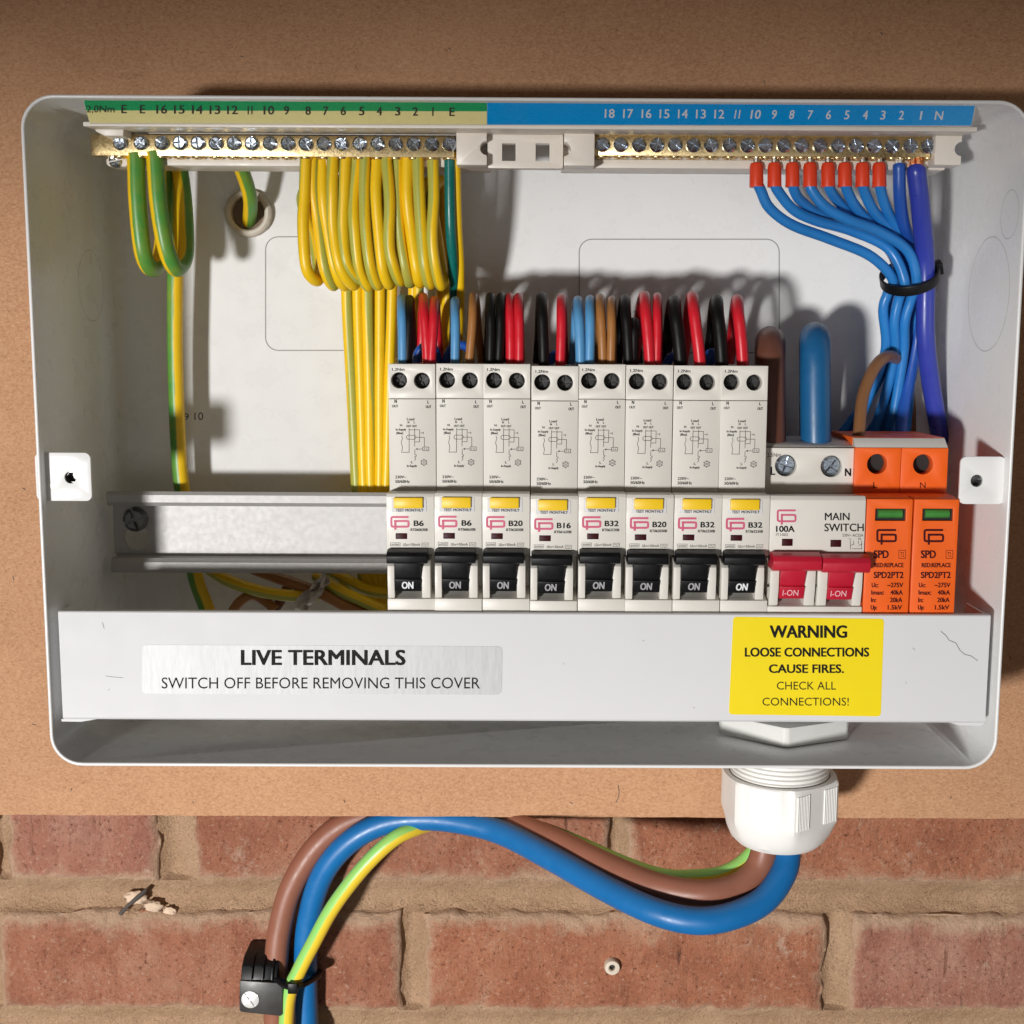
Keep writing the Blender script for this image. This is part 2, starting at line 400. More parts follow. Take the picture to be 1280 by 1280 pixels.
def foil():
    m, nt, bs = new_mat('silver_label')
    s = noise_tex(nt, 120, 6, .7, (8, 1, 1)); g = noise_tex(nt, 900, 3, .6)
    col = ramp(nt, s.outputs[0], [(.3, (.43, .43, .44)), (.7, (.52, .52, .53))])
    nt.links.new(col, bs.inputs['Base Color']); setin(bs, Metallic=.35, Roughness=.55)
    bump(nt, bs, g.outputs[0], .05, .0004); return m
M['mdf'] = mdf(); M['mortar'] = mortar_mat(); M['rail'] = galvanised(); M['foil'] = foil()
M['mortar_pale'] = plastic('lime_mortar', (.60, .45, .33), .9, .15, bumps=.3, scale=200)
M['scrap'] = plastic('pale_scrap', (.55, .50, .45), .35, .2)
M['zinc_bright'] = plastic('bright_screw', (.86, .86, .85), .4, .06, metal=.4)
M['tan_wire_dark'] = plastic('brown_line_sheath', (.22, .10, .04), .38, .06)
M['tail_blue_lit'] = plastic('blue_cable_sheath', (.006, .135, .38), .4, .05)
M['plug'] = plastic('old_plug_plastic', (.56, .49, .40), .55, .15)
M['twig'] = plastic('dark_twig', (.06, .05, .045), .7, .4)
M['grommet_dark'] = plastic('bare_board_seen_through', (.20, .14, .09), .8, .1)  # board brown darkened to stand for the shade in an uncut hole
M['bricks'] = [brick_mat('red_brick', (.52, .215, .13), (.62, .33, .22), (.35, .125, .075)),
               brick_mat('plum_brick', (.49, .215, .15), (.58, .32, .235), (.33, .13, .09)),
               brick_mat('orange_brick', (.54, .215, .12), (.63, .33, .205), (.36, .13, .075))]

# ------------------------------------------------------------------ brick wall
YB = 122.0
wall = thing('brick_wall', P(640, 1150, YB+6), 'weathered red brick wall with sandy recessed mortar below the wooden board', 'wall')
zb2 = P(640, 1264, YB).z; zt2 = P(640, 1144, YB).z; pitch = P(640, 1103, YB).z-zb2; bh = zt2-zb2
def joint_mm(px): return P(px, 1150, YB).x
rows = {1: [-540, 6, 222, 772, 1312, 1850], 2: [-560, -16, 516, 1050, 1600, 1850], 3: [-300, 235, 790, 1330, 1850], 4: [-560, -30, 500, 1060, 1590, 1850], 0: [-260, 270, 540, 1060, 1590, 1850]}
JW = {(1, 222): 44, (1, 6): 18, (2, 516): 34, (2, 1050): 36}
def brick(x0, x1, z0, z1, seed, mat, row):
    nx = max(8, int((x1-x0)/1.3)); nz = int((z1-z0)/1.3); o = Vector((seed*17.3, seed*5.1, 0))
    vs = []; sm = []
    for j in range(nz+1):
        for i in range(nx+1):
            u = i/nx; w = j/nz; x = x0+(x1-x0)*u; z = z0+(z1-z0)*w
            q = Vector((x*.03, z*.03, 0))+o; q2 = q*6
            ex = min(u, 1-u)*(x1-x0); ez = min(w, 1-w)*(z1-z0); d = min(ex, ez)
            rag = max(0, noise.noise(q2*.8+Vector((5, 2, 1))))*4.5
            cut = max(0, noise.noise(Vector((x*.35, z*.05, 0))+o)-.45)*3.0
            pit = max(0, noise.noise(q2*2.6+Vector((1, 7, 3)))-.5)*3.2
            y = YB+1.5*noise.noise(q*1.6)+.6*noise.noise(q2)+.35*noise.noise(q2*3)+.22*noise.noise(q2*7)+2.4*math.exp(-max(0, d-rag*.6)/1.6)+cut+pit
            fx = math.exp(-ex/4)*2.2*noise.noise(q2*.5+Vector((9, 0, 0))); fz = math.exp(-ez/4)*2.2*noise.noise(q2*.5+Vector((0, 9, 0)))
            vs.append((x+fx, y, z+fz))
            s_ = .8*math.exp(-d/3.0)
            if row == 2: s_ += .62*math.exp(-((1-w)*(z1-z0)/11)**2)*(.55+.9*noise.noise(q*1.1+Vector((0, 0, 4))))
            if row == 1: s_ += .4*math.exp(-(w*(z1-z0)/9)**2)*(.4+noise.noise(q*1.3))
            sm.append(s_)
    W_ = nx+1
    fs = [(j*W_+i, j*W_+i+1, (j+1)*W_+i+1, (j+1)*W_+i) for j in range(nz) for i in range(nx)]
    ring = [i for i in range(W_)]+[j*W_+nx for j in range(1, nz+1)]+[nz*W_+i for i in range(nx-1, -1, -1)]+[j*W_ for j in range(nz-1, 0, -1)]
    n = len(vs); vs += [(vs[k][0], YB+14, vs[k][2]) for k in ring]; sm += [1.0]*len(ring)
    fs += [(ring[k], n+k, n+(k+1) % len(ring), ring[(k+1) % len(ring)]) for k in range(len(ring))]
    MB().add(vs, fs).build('brick', mat, wall, sharp=70, attr={'smear': sm})
k = 0
for r, js in rows.items():
    z0 = zb2+(2-r)*pitch; z1 = z0+bh
    for a, b in zip(js[:-1], js[1:]):
        k += 1
        brick(joint_mm(a)+JW.get((r, a), 26)/2/2.62, joint_mm(b)-JW.get((r, b), 26)/2/2.62, z0, z1, k, M['bricks'][(k*2+(r == 2)) % 3] if not (r == 1 and a == 6) else M['bricks'][1], r)
# mortar: one rough sheet, raked hollow along every bed joint
X0, X1 = joint_mm(-560), joint_mm(1850); Z0, Z1 = zb2-2*pitch-4, zb2+3*pitch
VJ = {r: [(joint_mm(a)-JW.get((r, a), 26)/5.24-1.5, joint_mm(a)+JW.get((r, a), 26)/5.24+1.5) for a in js] for r, js in rows.items()}
nx, nz = int((X1-X0)/1.6), int((Z1-Z0)/1.1); vs = []
for j in range(nz+1):
    z = Z0+(Z1-Z0)*j/nz; t = ((zb2-z) % pitch)/(pitch-bh)          # 0 under a brick, 1 on top of the next
    for i in range(nx+1):
        x = X0+(X1-X0)*i/nx; q = Vector((x*.035, z*.05, 3))
        y = YB+2.3+1.1*noise.noise(q)+.7*noise.noise(q*5)+.45*noise.noise(q*17)
        if t < 1: y += 5.0*max(0, math.sin(math.pi*min(1, t*.93+.02))) * (.45+.95*t) + 1.9*max(0, t-.78)*4*(.6+noise.noise(q*2)) - 1.2*max(0, .35-t)
        else:
            for xl, xr in VJ.get(int(round(2-(z-zb2-bh/2)/pitch)), ()):
                if xl < x < xr:
                    u = (x-xl)/(xr-xl); y += 4.6*math.sin(math.pi*u)*(1.45-u)
        vs.append((x, y, z))
MB().add(vs, [(j*(nx+1)+i, j*(nx+1)+i+1, (j+1)*(nx+1)+i+1, (j+1)*(nx+1)+i) for j in range(nz) for i in range(nx)]).build('mortar', M['mortar'], wall, sharp=80)
# white mortar lump in the bed joint, lower left
for px, py, r, mt in ((170, 1122, 4.2, 'holder'), (192, 1133, 3.6, 'holder'), (212, 1139, 2.6, 'holder'), (183, 1142, 3.4, 'bricks'), (196, 1147, 3.0, 'bricks')):
    bm = bmesh.new(); bmesh.ops.create_icosphere(bm, subdivisions=3, radius=1); c = P(px, py, YB+3)
    vs = [Vector((v.co.x*r*1.25, v.co.y*r*.32, v.co.z*r*.8))*(1+.45*noise.noise(v.co*3.4+Vector((px, 0, 0))))+c for v in bm.verts]
    MB().add(vs, [[v.index for v in f.verts] for f in bm.faces]).build('mortar_lump', M['bricks'][2] if mt == 'bricks' else M['mortar_pale'], wall, sharp=180); bm.free()
tw = MB().tube([P(151, 1142, YB-1), P(160, 1132, YB-3), P(172, 1122, YB-3), P(183, 1112, YB-1)], [1.1, .8, 1.2, .9], 8)
tagit(tw.build('twig', M['twig'], org=P(165, 1128, YB-2)), 'small dark twig stuck diagonally in the mortar joint at lower left', 'twig')

# ------------------------------------------------------------------ board
zb = P(640, 1021, 94).z
bx = []; nb = 330
for i in range(nb+1):
    x = -330+660*i/nb; bx.append((x, zb+.30*noise.noise(Vector((x*.05, 0, 0)))+.22*noise.noise(Vector((x*.4, 3, 0)))+.15*noise.noise(Vector((x*1.3, 7, 0)))))
tagit(MB().prism_y([(330, 330), (-330, 330)]+bx, 94, YB-.6).build('mounting_board', M['mdf'], org=(0, 103, zb), sharp=30), 'brown fibreboard backing panel fixed to the bricks behind the white case', 'board')

bd = bpy.data.objects['mounting_board']
pm = Print(plane_y(93.94))
pm.line([(773, 981), (774, 990), (773, 997), (770, 1003)], .9)
for x_, y_, a_, l_ in ((712, 1003, .3, 4), (430, 1000, 1.2, 3), (1010, 980, .9, 3), (28, 610, .4, 4), (16, 720, 1.3, 5), (40, 905, .2, 5), (1262, 820, 1.1, 4), (560, 60, .4, 4), (955, 100, 1.4, 4), (240, 1002, .6, 3), (1190, 995, 2.2, 4), (90, 985, 2.0, 3), (300, 70, .2, 5), (1100, 40, .9, 4)):
    pm.line([(x_, y_), (x_+l_*.6*math.cos(a_), y_+l_*.5*math.sin(a_)), (x_+l_*math.cos(a_), y_+l_*math.sin(a_)+.6)], 1.0)
pm.build('scuff', M['twig'], bd)['kind'] = 'stuff'

# ------------------------------------------------------------------ wall plug
c = P(765, 1206, YB); pl = thing('wall_plug', c, 'pale round plastic wall plug left in the brick below the blue cable', 'wall plug')
MB().lathe(c, (0, -1, 0), [(1.5, -6), (1.5, 3.0), (2.1, 3.6), (3.5, 3.4), (3.9, 2.6), (3.7, -6)], 20).build('plug_body', M['plug'], pl)
MB().lathe(c, (0, -1, 0), [(.2, 1.2), (1.5, 1.2), (1.5, 1.0)], 16).build('plug_bore', M['hole_dark'], pl)

# ------------------------------------------------------------------ the case
HW, HH, RC, YBK = 180.0, 123.4, 12.0, 92.0
case = thing('electrical_case', (0, YBK+1.6, -HH), 'open white painted steel case with its lid removed, on the brown board', 'electrical case')
mb = MB(); secs = [(93.6, 0), (.6, 0), (.15, .15), (0, .5), (0, .9), (.2, 1.2), (.7, 1.35), (YBK-4, 1.35), (YBK-1.2, 2.3), (YBK, 5.2)]
loops = [[(x, y, z) for x, z in rrect(-HW+d, HW-d, -HH+d, HH-d, RC-d, 9)] for y, d in secs]; n = len(loops[0])
vs = [q for L in loops for q in L]
fs = [(i*n+k, i*n+(k+1) % n, (i+1)*n+(k+1) % n, (i+1)*n+k) for i in range(len(loops)-1) for k in range(n)]
fs += [tuple(range(n)), tuple((len(loops)-1)*n+k for k in range(n))]
mb.add(vs, fs).build('shell', M['steel_white'], case, sharp=50)
def rr_px(x0, x1, y0, y1, r, n=8): return [(x, y) for x, y in rrect(x0, x1, y0, y1, r, n)]
mpb = plane_y(YBK-.05)
for a in ((332, 478, 296, 438, 16), (724, 974, 299, 441, 16)):
    Print(mpb).line(rr_px(*a), 1.25, True).build('knockout_line', M['seam'], case)  # grey line colours in the groove's shade, no groove is cut
Print(mpb).text('9', 230, 236, 516, 525, .0).text('10', 243, 254, 515, 525, .0).build('lettering', M['ink_grey'], case)
def side_ring(px, py, X, r, w=.35):
    c = PN(px, py, Vector((X, 0, 0)), Vector((1, 0, 0))); m = 40; vs = []
    for rad in (r, r-w): vs += [(X, c.y+rad*math.cos(2*math.pi*k/m), c.z+rad*math.sin(2*math.pi*k/m)) for k in range(m)]
    MB().add(vs, [(k, (k+1) % m, m+(k+1) % m, m+k) for k in range(m)]).build('knockout_line', M['seam_pale'], case, flat=True, fix=False)  # pale ring drawn in place of the shaded groove on the side wall
side_ring(114, 357, -178.6, 14.5); side_ring(1262, 268, 178.6, 9); side_ring(1235, 368, 178.6, 22)
# lid fixing tabs with a hole each
def tab(px0, px1, py0, py1, hx, hy, hr, Y, side):
    p0 = P(px0, py1, Y); p1 = P(px1, py0, Y); h = P(hx, hy, Y)
    mb = MB().plate(rrect(p0.x, p1.x, p0.z, p1.z, 2.2, 5), [circ(h.x, h.z, hr, 24)], Y, Y+1.4)
    t = mb.build('fixing_tab', M['steel_white'], case, bevel=.35)
    xw = -HW+1.8 if side < 0 else HW-1.8
    xa, xb = sorted((xw, p0.x+1 if side < 0 else p1.x-1))
    MB().box(xa, xb, Y+.1, Y+1.3, p0.z+.3, p1.z-.3).build('tab_fold', M['steel_white'], t)
    MB().lathe((h.x, Y+1.6, h.z), (0, -1, 0), [(hr+2.6, -3.5), (hr+2.6, 0), (hr-.2, 0), (hr-.2, -3)], 6).build('threaded_nut', M['steel_dark'], t)
    xs = (xw-.1 if side < 0 else xw-.9)
    return t
tab(46, 112.5, 566, 626, 88, 597, 2.2, 5, -1); tab(1198.5, 1258, 571, 630, 1221, 601, 2.3, 5, 1)

# ------------------------------------------------------------------ grommet
c = P(312, 267, YBK); g = thing('cable_grommet', c, 'round beige grommet lining the wire hole in the upper left back panel', 'grommet')
MB().lathe(c, (0, -1, 0), [(7.2, 0), (7.2, 3.6), (7.9, 4.4), (9.0, 4.4), (9.9, 3.6), (10.1, 0)], 32).build('grommet_ring', M['grommet'], g)
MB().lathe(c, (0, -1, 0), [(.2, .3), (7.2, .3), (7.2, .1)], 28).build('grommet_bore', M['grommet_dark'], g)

# ------------------------------------------------------------------ rail
za, zb_, zc, zd = (P(300, y, 60).z for y in (617, 630, 701, 714)); XL = P(138, 660, 60).x; XR = 168.0
rail = thing('mounting_rail', ((XL+XR)/2, 68, (za+zd)/2), 'galvanised steel mounting rail running behind the row of breakers', 'rail')
prof = [(60, za), (60, zb_), (67.5, zb_+.8), (67.5, zc-.8), (60, zc), (60, zd)]
t = 1.1; top = [(58.9, za+.3), (58.9, zb_-.9)]
mb = MB()
def ribbon(pp, x0, x1):
    pp = [Vector(p) for p in pp]; off = []
    for i in range(len(pp)):
        d0 = (pp[i]-pp[max(i-1, 0)]) if i else pp[1]-pp[0]; d1 = pp[min(i+1, len(pp)-1)]-pp[i] if i < len(pp)-1 else d0
        d = (d0.normalized()+d1.normalized()).normalized(); off.append(pp[i]+Vector((d.y, -d.x))*t)
    mb.prism_x([tuple(p) for p in pp]+[tuple(p) for p in reversed(off)], x0, x1)
XC = P(204, 660, 67.5).x
ribbon([(60.8, za+.1), (60, za-1), (60, zb_+1), (60.8, zb_), (66.7, zb_), (67.5, zb_-.8), (67.5, zb_-1.6)], XL-.8, XR)
ribbon([(67.5, zc+1.6), (67.5, zc+.8), (66.7, zc), (60.8, zc), (60, zc-1), (60, zd+1), (60.8, zd-.1)], XL, XR)
mb.box(XC, XR, 67.5, 68.6, zc+1.6, zb_-1.6)
h = P(171, 672, 67.5)
xl2 = P(142, 660, 67.5).x
mb.plate([(xl2, zb_-1.6), (xl2, zc+1.6), (XC, zc+1.6), (XC, zb_-1.6)], [circ(h.x, h.z, 5.4, 28)], 67.5, 68.6)
mb.build('rail_channel', M['rail'], rail, sharp=30)
def cross_screw(c, r, mat, parent, name='screw', rot=0.3, h=1.6, gap=.22, cup=True):
    """pan head seen from the room, cut by a cross"""
    mb = MB(); cx, cy, cz = c
    for q in range(4):
        a0 = rot+q*math.pi/2; g = gap*r; pts = []
        u = Vector((math.cos(a0), math.sin(a0))); w = Vector((-math.sin(a0), math.cos(a0)))
        s0 = u*g*.5+w*g*.5
        rr = r*.97; arc = [math.asin(g*.5/rr)+(math.pi/2-2*math.asin(g*.5/rr))*k/6 for k in range(7)]
        top = [s0]+[u*(r*.72*math.cos(a))+w*(r*.72*math.sin(a)) for a in arc]; bot = [s0]+[u*(r*math.cos(a))+w*(r*math.sin(a)) for a in arc]
        n_ = len(top)
        vs = [(cx+p.x, cy-h, cz+p.y) for p in top]+[(cx+p.x, cy-h*.55, cz+p.y) for p in bot]+[(cx+p.x, cy, cz+p.y) for p in bot]
        fs = [tuple(range(n_))]+[(k*n_+i, k*n_+(i+1) % n_, (k+1)*n_+(i+1) % n_, (k+1)*n_+i) for k in range(2) for i in range(n_)]
        mb.add(vs, fs)
    mb.lathe(c, (0, -1, 0), [(r*.99, -.6), (r*.99, h*.35), (.05, h*.18)], 24)
    return mb.build(name, mat, parent, sharp=30)
c = P(170, 649, 67.4); cross_screw(tuple(c), 5.2, M['steel_dark'], rail, rot=.35, h=2.2, gap=.34)

# ------------------------------------------------------------------ terminal bar holder with its two printed strips
hold = thing('terminal_holder', P(660, 200, 45), 'white plastic holder across the top of the case carrying both terminal bars', 'terminal holder')
pA = P(640, 124.2, 2.2); pB = P(640, 157, 14); ex = Vector((1, 0, 0)); nS = ex.cross((pA-pB)).normalized()
def mps(off): return lambda x, y: PN(x, y, pA-nS*off if nS.y > 0 else pA+nS*off, nS)
m0, m1, m2 = mps(0), mps(.12), mps(.28)
def slab(quad, d):
    q = [m0(*k) for k in quad]; n_ = nS if nS.y > 0 else -nS
    return MB().add(q+[p+n_*d for p in q], [(0, 1, 2, 3), (7, 6, 5, 4), (0, 4, 5, 1), (1, 5, 6, 2), (2, 6, 7, 3), (3, 7, 4, 0)])
slab([(103, 123.5), (1221, 129), (1214.5, 159), (112, 155.5)], .8).build('strip_backing', M['holder'], hold, bevel=.3)
def sheet(quad, mp): return MB().add([mp(*k) for k in quad], [(0, 1, 2, 3)])
es = sheet([(104, 122.8), (608.5, 124.6), (608.5, 139.2), (107.5, 138)], m1).build('earth_strip', M['strip_green'], hold, flat=True); es['label'] = 'green and yellow earth number strip'
sheet([(107.5, 138), (608.5, 139.2), (608.5, 155.6), (112.5, 153.6)], m1).build('yellow_band', M['strip_yellow'], es, flat=True)
pr = Print(m2)
for s_, x in (('E', 155), ('E', 178), ('16', 202), ('15', 224), ('14', 246.5), ('13', 268.5), ('12', 290.5), ('11', 312.5), ('10', 336), ('9', 358), ('8', 385), ('7', 407), ('6', 429), ('5', 452), ('4', 474), ('3', 497), ('2', 519), ('1', 541), ('E', 565)):
    w = 6.6*len(s_) if s_ not in ('1', '11') else (1.5 if s_ == '1' else 6); y = 141.5+(x-155)*.0085
    pr.text(s_, x-w/2, x+w/2, y-11, y, .02)
pr.text('2,0Nm', 108, 143, 131.5, 140.5); pr.build('lettering', M['ink_grey'], es)
ns = sheet([(609, 124.6), (1219.5, 128), (1214, 157), (609, 155.8)], m1).build('neutral_strip', M['strip_blue'], hold, flat=True); ns['label'] = 'blue neutral number strip'
pr = Print(m2)
for i, (s_, x) in enumerate((('18', 762), ('17', 785), ('16', 808), ('15', 830.5), ('14', 853.5), ('13', 876), ('12', 899), ('11', 921), ('10', 944), ('9', 967), ('8', 989), ('7', 1012), ('6', 1035), ('5', 1058), ('4', 1081), ('3', 1103), ('2', 1126), ('1', 1150.5), ('N', 1173))):
    w = 6.2*len(s_) if s_ not in ('1', '11') else (2.2 if s_ == '1' else 6.5)
    if s_ == 'N': w = 10
    y = 147.2+(x-762)*.006; pr.text(s_, x-w/2, x+w/2, y-11.5, y, .02, .16 if i > 6 else .04)
pr.build('lettering', M['ink_white'], ns)
# underside between strips and bars, base under the bars, end blocks
YBAR = 36.0
zu = P(640, 157, 14).z; zt = P(640, 168, 38).z; zb1 = P(640, 196.5, YBAR).z; zb3 = P(640, 211, 44).z
base2 = lambda: MB().prism_x([(42, zt+2), (42, zb3+3.5), (40.5, zb3+3.3), (40.5, zb3), (56, zb3), (56, zt+2)], P(702, 200, 42).x, P(1180, 200, 42).x).build('holder_base', M['holder'], hold, bevel=.3)
xa = P(122, 170, 30).x; xe = P(1203, 180, YBAR).x
MB().prism_x([(14.8, zu+.6), (14.8, zu-1.0), (38, zt-.2), (38, zt+2)], xa, P(1204, 165, 30).x).build('holder_shelf', M['holder'], hold, bevel=.25)
MB().prism_x([(42, zt+2), (42, zb3+3.5), (40.5, zb3+3.3), (40.5, zb3), (56, zb3), (56, zt+2)], P(137, 200, 42).x, P(612, 200, 42).x).build('holder_base', M['holder'], hold, bevel=.3)
base2()
def block(px0, px1, py0, py1, Y, Yb, notch=0, name='end_block', holes=()):
    a = P(px0, py1, Y); b = P(px1, py0, Y); zc_ = (a.z+b.z)/2; r = 2.6
    if notch == 0: out = rrect(a.x, b.x, a.z, b.z, .8, 3)
    else:
        arc = [(r*math.cos(t_), r*math.sin(t_)) for t_ in [math.pi*.5+math.pi*k/10 for k in range(11)]]
        if notch > 0: out = [(b.x, a.z), (a.x, a.z), (a.x, b.z), (b.x, b.z)]+[(b.x+p, zc_+q) for p, q in arc]
        else: out = [(a.x, b.z), (b.x, b.z), (b.x, a.z), (a.x, a.z)]+[(a.x-p, zc_-q) for p, q in arc]
    hs = []
    for hx0, hx1, hy0, hy1 in holes:
        p = P(hx0, hy1, Y); q = P(hx1, hy0, Y); hs.append([(p.x, p.z), (q.x, p.z), (q.x, q.z), (p.x, q.z)])
    return MB().plate(out, hs, Y, Yb).build(name, M['holder'], hold, bevel=.25)
block(570.5, 608.5, 163.5, 206, 32, 42, 1); block(705, 743.5, 165.5, 207, 32, 42, -1); block(1168, 1203, 166, 206, 32, 42, 1)
block(609.5, 704, 168, 210, 37, 42, 0, 'centre_panel', [(627.5, 644.5, 179, 201), (669.5, 687, 179, 201.5)])
MB().prism_y([(P(118, 155, 27).x, P(118, 155, 27).z), (P(155, 155, 27).x, P(155, 156, 27).z), (P(154, 170, 27).x, P(154, 170, 27).z), (P(131, 170, 27).x, P(131, 170, 27).z), (P(119, 164, 27).x, P(119, 164, 27).z)], 27, 40).build('end_block', M['holder'], hold, bevel=.4)
MB().prism_y(rrect(P(134, 208, 42).x, P(162, 208, 42).x, P(140, 208.5, 42).z, P(140, 197, 42).z, 1.6), 41, 50).build('holder_foot', M['holder'], hold, bevel=.3)

def term_bar(name, label, px0, px1, xs, seed, grp):
    a = P(px0, 195, YBAR); b = P(px1, 169.5, YBAR)
    t = thing(name, ((a.x+b.x)/2, YBAR+3, a.z), label, 'terminal bar')
    mb = MB().box(a.x, b.x, YBAR, YBAR+5.6, a.z+.2, b.z-.3)
    for x in xs:                                                    # raised wire entries along the lower edge
        c = P(x, 195.5, YBAR+2.6); mb.lathe((c.x, YBAR+2.7, a.z+.3), (0, 0, -1), [(2.7, 0), (2.5, .8), (1.7, .8), (1.6, .2)], 14)
    mb.build('brass_bar', M['brass'], t, bevel=.25)
    rnd = random.Random(seed); proto = None
    for x in xs:
        c = P(x, 181+(x-640)*.004, YBAR)
        if proto is None:
            proto = cross_screw((c.x, YBAR, c.z), 2.75, M['zinc'], t, 'screw', 0.0, 1.9, .26)
            me = proto.data; c0 = Vector((c.x, YBAR, c.z))-org_of(t)
            me.transform(Matrix.Translation(-c0*MM)); proto.location = c0*MM; o = proto
        else:
            o = proto.copy(); COL.objects.link(o); o.parent = t
            o.location = (Vector((c.x, YBAR, c.z))-org_of(t))*MM
        o.rotation_euler = (rnd.uniform(-.09, .09), rnd.uniform(0, 6.28), rnd.uniform(-.09, .09))
    return t
EX = [151, 177]+[203+22.45*k for k in range(17)]
NX = [753+22.62*k for k in range(19)]
term_bar('earth_bar', 'brass earth terminal bar under the green and yellow strip', 114, 567.5, EX, 3, None)
term_bar('neutral_bar', 'brass neutral terminal bar under the blue strip', 743, 1164, NX, 4, None)
c = P(146, 202, 42); cross_screw((c.x, 41, c.z), 2.6, M['zinc'], hold, 'fixing_screw', .2, 1.4)

# ------------------------------------------------------------------ breakers
SH, NO = 15.0, 4.0
X0 = P(485, 455, SH).x; WB = (P(961, 455, SH).x-X0)/8
zT = P(500, 454.5, SH).z; zS = P(500, 498, SH).z; zL = P(500, 613, SH).z
zN = P(500, 620, NO).z; zG = P(500, 692, NO).z; zE = P(500, 747, NO).z; zF = P(500, 800, NO).z
def breaker(kind, rating, code):
    org = (X0+WB/2, 64, (zT+zF)/2)
    t = thing('circuit_breaker', org, 'x', 'circuit breaker', 'white circuit breakers in a row on the rail')
    a, b = X0+.1, X0+WB-.1; mx = lambda px, Y, py=640: P(px, py, Y).x
    mb = MB()
    mb.prism_x([(62, zT), (SH+6.5, zT), (SH+6.5, zS), (SH+.05, zS-.12), (SH, zS-.5), (SH, zL), (NO+.7, zN+1.0), (NO, zN-.2), (NO, zG), (NO+9, zG), (NO+9, zE+3), (62, zE)], a, b)
    mb.prism_x([(62, zE-.05), (NO+9, zE+2.95), (NO+3, zE), (NO, zE-.4), (NO, P(500, 764, NO).z), (NO+4, zF), (62, zF)], a, b)
    c1 = P(499, 475, SH); c2 = P(527.5, 475.5, SH)
    mb.plate([(a, zS+.12), (b, zS+.12), (b, zT), (a, zT)], [circ(c1.x, c1.z, 3.05, 24), circ(c2.x, c2.z, 3.05, 24)], SH, SH+6.4)
    # cheeks either side of the lever
    ck = [(NO+9, zG-1.0), (NO+1.4, P(500, 702, NO).z), (NO-.6, P(500, 707, NO).z), (NO-.9, P(500, 722, NO).z), (NO-.3, P(500, 738, NO).z), (NO, zE), (NO+9, zE)]
    mb.prism_x(ck, mx(483.5, NO), mx(492, NO)); mb.prism_x(ck, mx(526.5, NO), mx(537, NO))
    mb.build('housing', M['ivory'], t, bevel=.28)
    for c in (c1, c2): cross_screw((c.x, SH+5.5, c.z), 2.9, M['screw_black'], t, 'terminal_screw', random.random()*3, 1.2, .3)
    # lever: a wide rounded bar with a narrower tongue below it
    zb0, zb1 = P(500, 687.5, NO-5).z, P(500, 704.5, NO-5).z; zl1 = P(500, 722, NO).z; zl2 = P(500, 738.5, NO).z
    lv = MB().prism_x([(NO+4, zb0-.5), (NO-2, zb0), (NO-5, zb0-.8), (NO-6, zb0-2.2), (NO-5.6, zb1+.6), (NO-4.6, zb1), (NO+4, zb1)], mx(482.3, NO-5), mx(533.6, NO-5))
    lv.prism_x([(NO+6, zb1+2), (NO-3.4, zb1+1), (NO-1.6, zl1+.4), (NO-1.2, zl1), (NO-2.2, zl1-.3), (NO-.4, zl2), (NO+6, zl2)], mx(492.6, NO), mx(525.9, NO))
    lv = lv.build('lever', M['black'], t, bevel=.35)
    nl = Vector((0, -(zl1-zl2), -1.8)).normalized(); pl_ = Vector((0, NO-1.3, (zl1+zl2)/2))-Vector((0, .25, 0))
    Print(lambda x, y: PN(x, y, pl_, nl)).text('ON', 501.8, 516.5, 726.5, 735.4, .045).build('lettering', M['ink_white' if kind in (0, 7) else 'ink_dim'], lv)
    # test button in its pale surround
    bx = MB().box(mx(492, NO-1), mx(528.5, NO-1), NO-1.4, NO+.5, P(500, 635, NO-1).z, P(500, 621.5, NO-1).z).build('test_button', M['yellow_button'], t, bevel=.4)
    MB().box(mx(489.5, NO), mx(533, NO), NO-.25, NO+.2, P(500, 639.5, NO).z, P(500, 622, NO).z).build('button_surround', M['cover_white'], t, bevel=.1)
    MB().box(mx(494, NO), mx(508.6, NO), NO-.12, NO+.3, P(500, 673.4, NO).z, P(500, 666, NO).z).build('indicator_window', M['window_red'], t, bevel=.08)
    # emblem: one stroke that turns in on itself and drops through its own foot
    mp = plane_y(NO-.12); mp2 = plane_y(NO-.2); e = lambda x, y: (480+x/12.8, 620+y/12.8)
    pr = Print(mp).line([e(*q) for q in ((392, 332), (140, 332), (120, 338), (114, 356), (114, 458), (120, 478), (140, 486), (362, 486), (384, 480), (390, 462), (390, 420), (384, 402), (362, 396), (156, 396))], 2.6)
    pr.line([e(426, 334), e(432, 336)], .7)
    lg = pr.build('emblem', M['ink_pink'], t); Print(mp2).line([e(177, 398), e(177, 534)], 2.6).build('emblem_foot', M['ink_pink'], lg)
    # small print
    pr = Print(mp)
    p3 = Print(plane_y(NO-.34)).text('TEST MONTHLY', 494.5, 529.5, 635.4, 639.0, .03)
    L = {2: (517, 529.5), 3: (516, 533.5)}[len(rating)]
    pr.text(rating, L[0], L[1], 650, 657, .045); pr.text(code, 513, 534.5, 660, 663.4, .03)
    pr.line([(488, 678), (500, 678), (500, 682), (488, 682)], .35, True).text('6000', 489.3, 498.8, 679, 681.2).text('I\u0394n=30mA', 504, 525, 678.6, 682)
    pr.line([(527, 678.4), (535, 678.4), (535, 682.4), (527, 682.4)], .35, True).line([(528, 681), (530, 679.6), (532, 681.2), (534, 679.6)], .35)
    mp = plane_y(SH-.08); pr2 = Print(mp); d = lambda *q: [(484+x/8, 455+y/8) for x, y in q]
    def T(s_, x0, x1, yt, yb, b=.035): pr2.text(s_, 484+x0/8, 484+x1/8, 455+yt/8, 455+yb/8, b)
    T('1.2Nm', 50, 175, 34, 64); T('N', 74, 98, 350, 386); T('OUT', 50, 110, 404, 430); T('L', 403, 421, 360, 392); T('OUT', 386, 442, 410, 438)
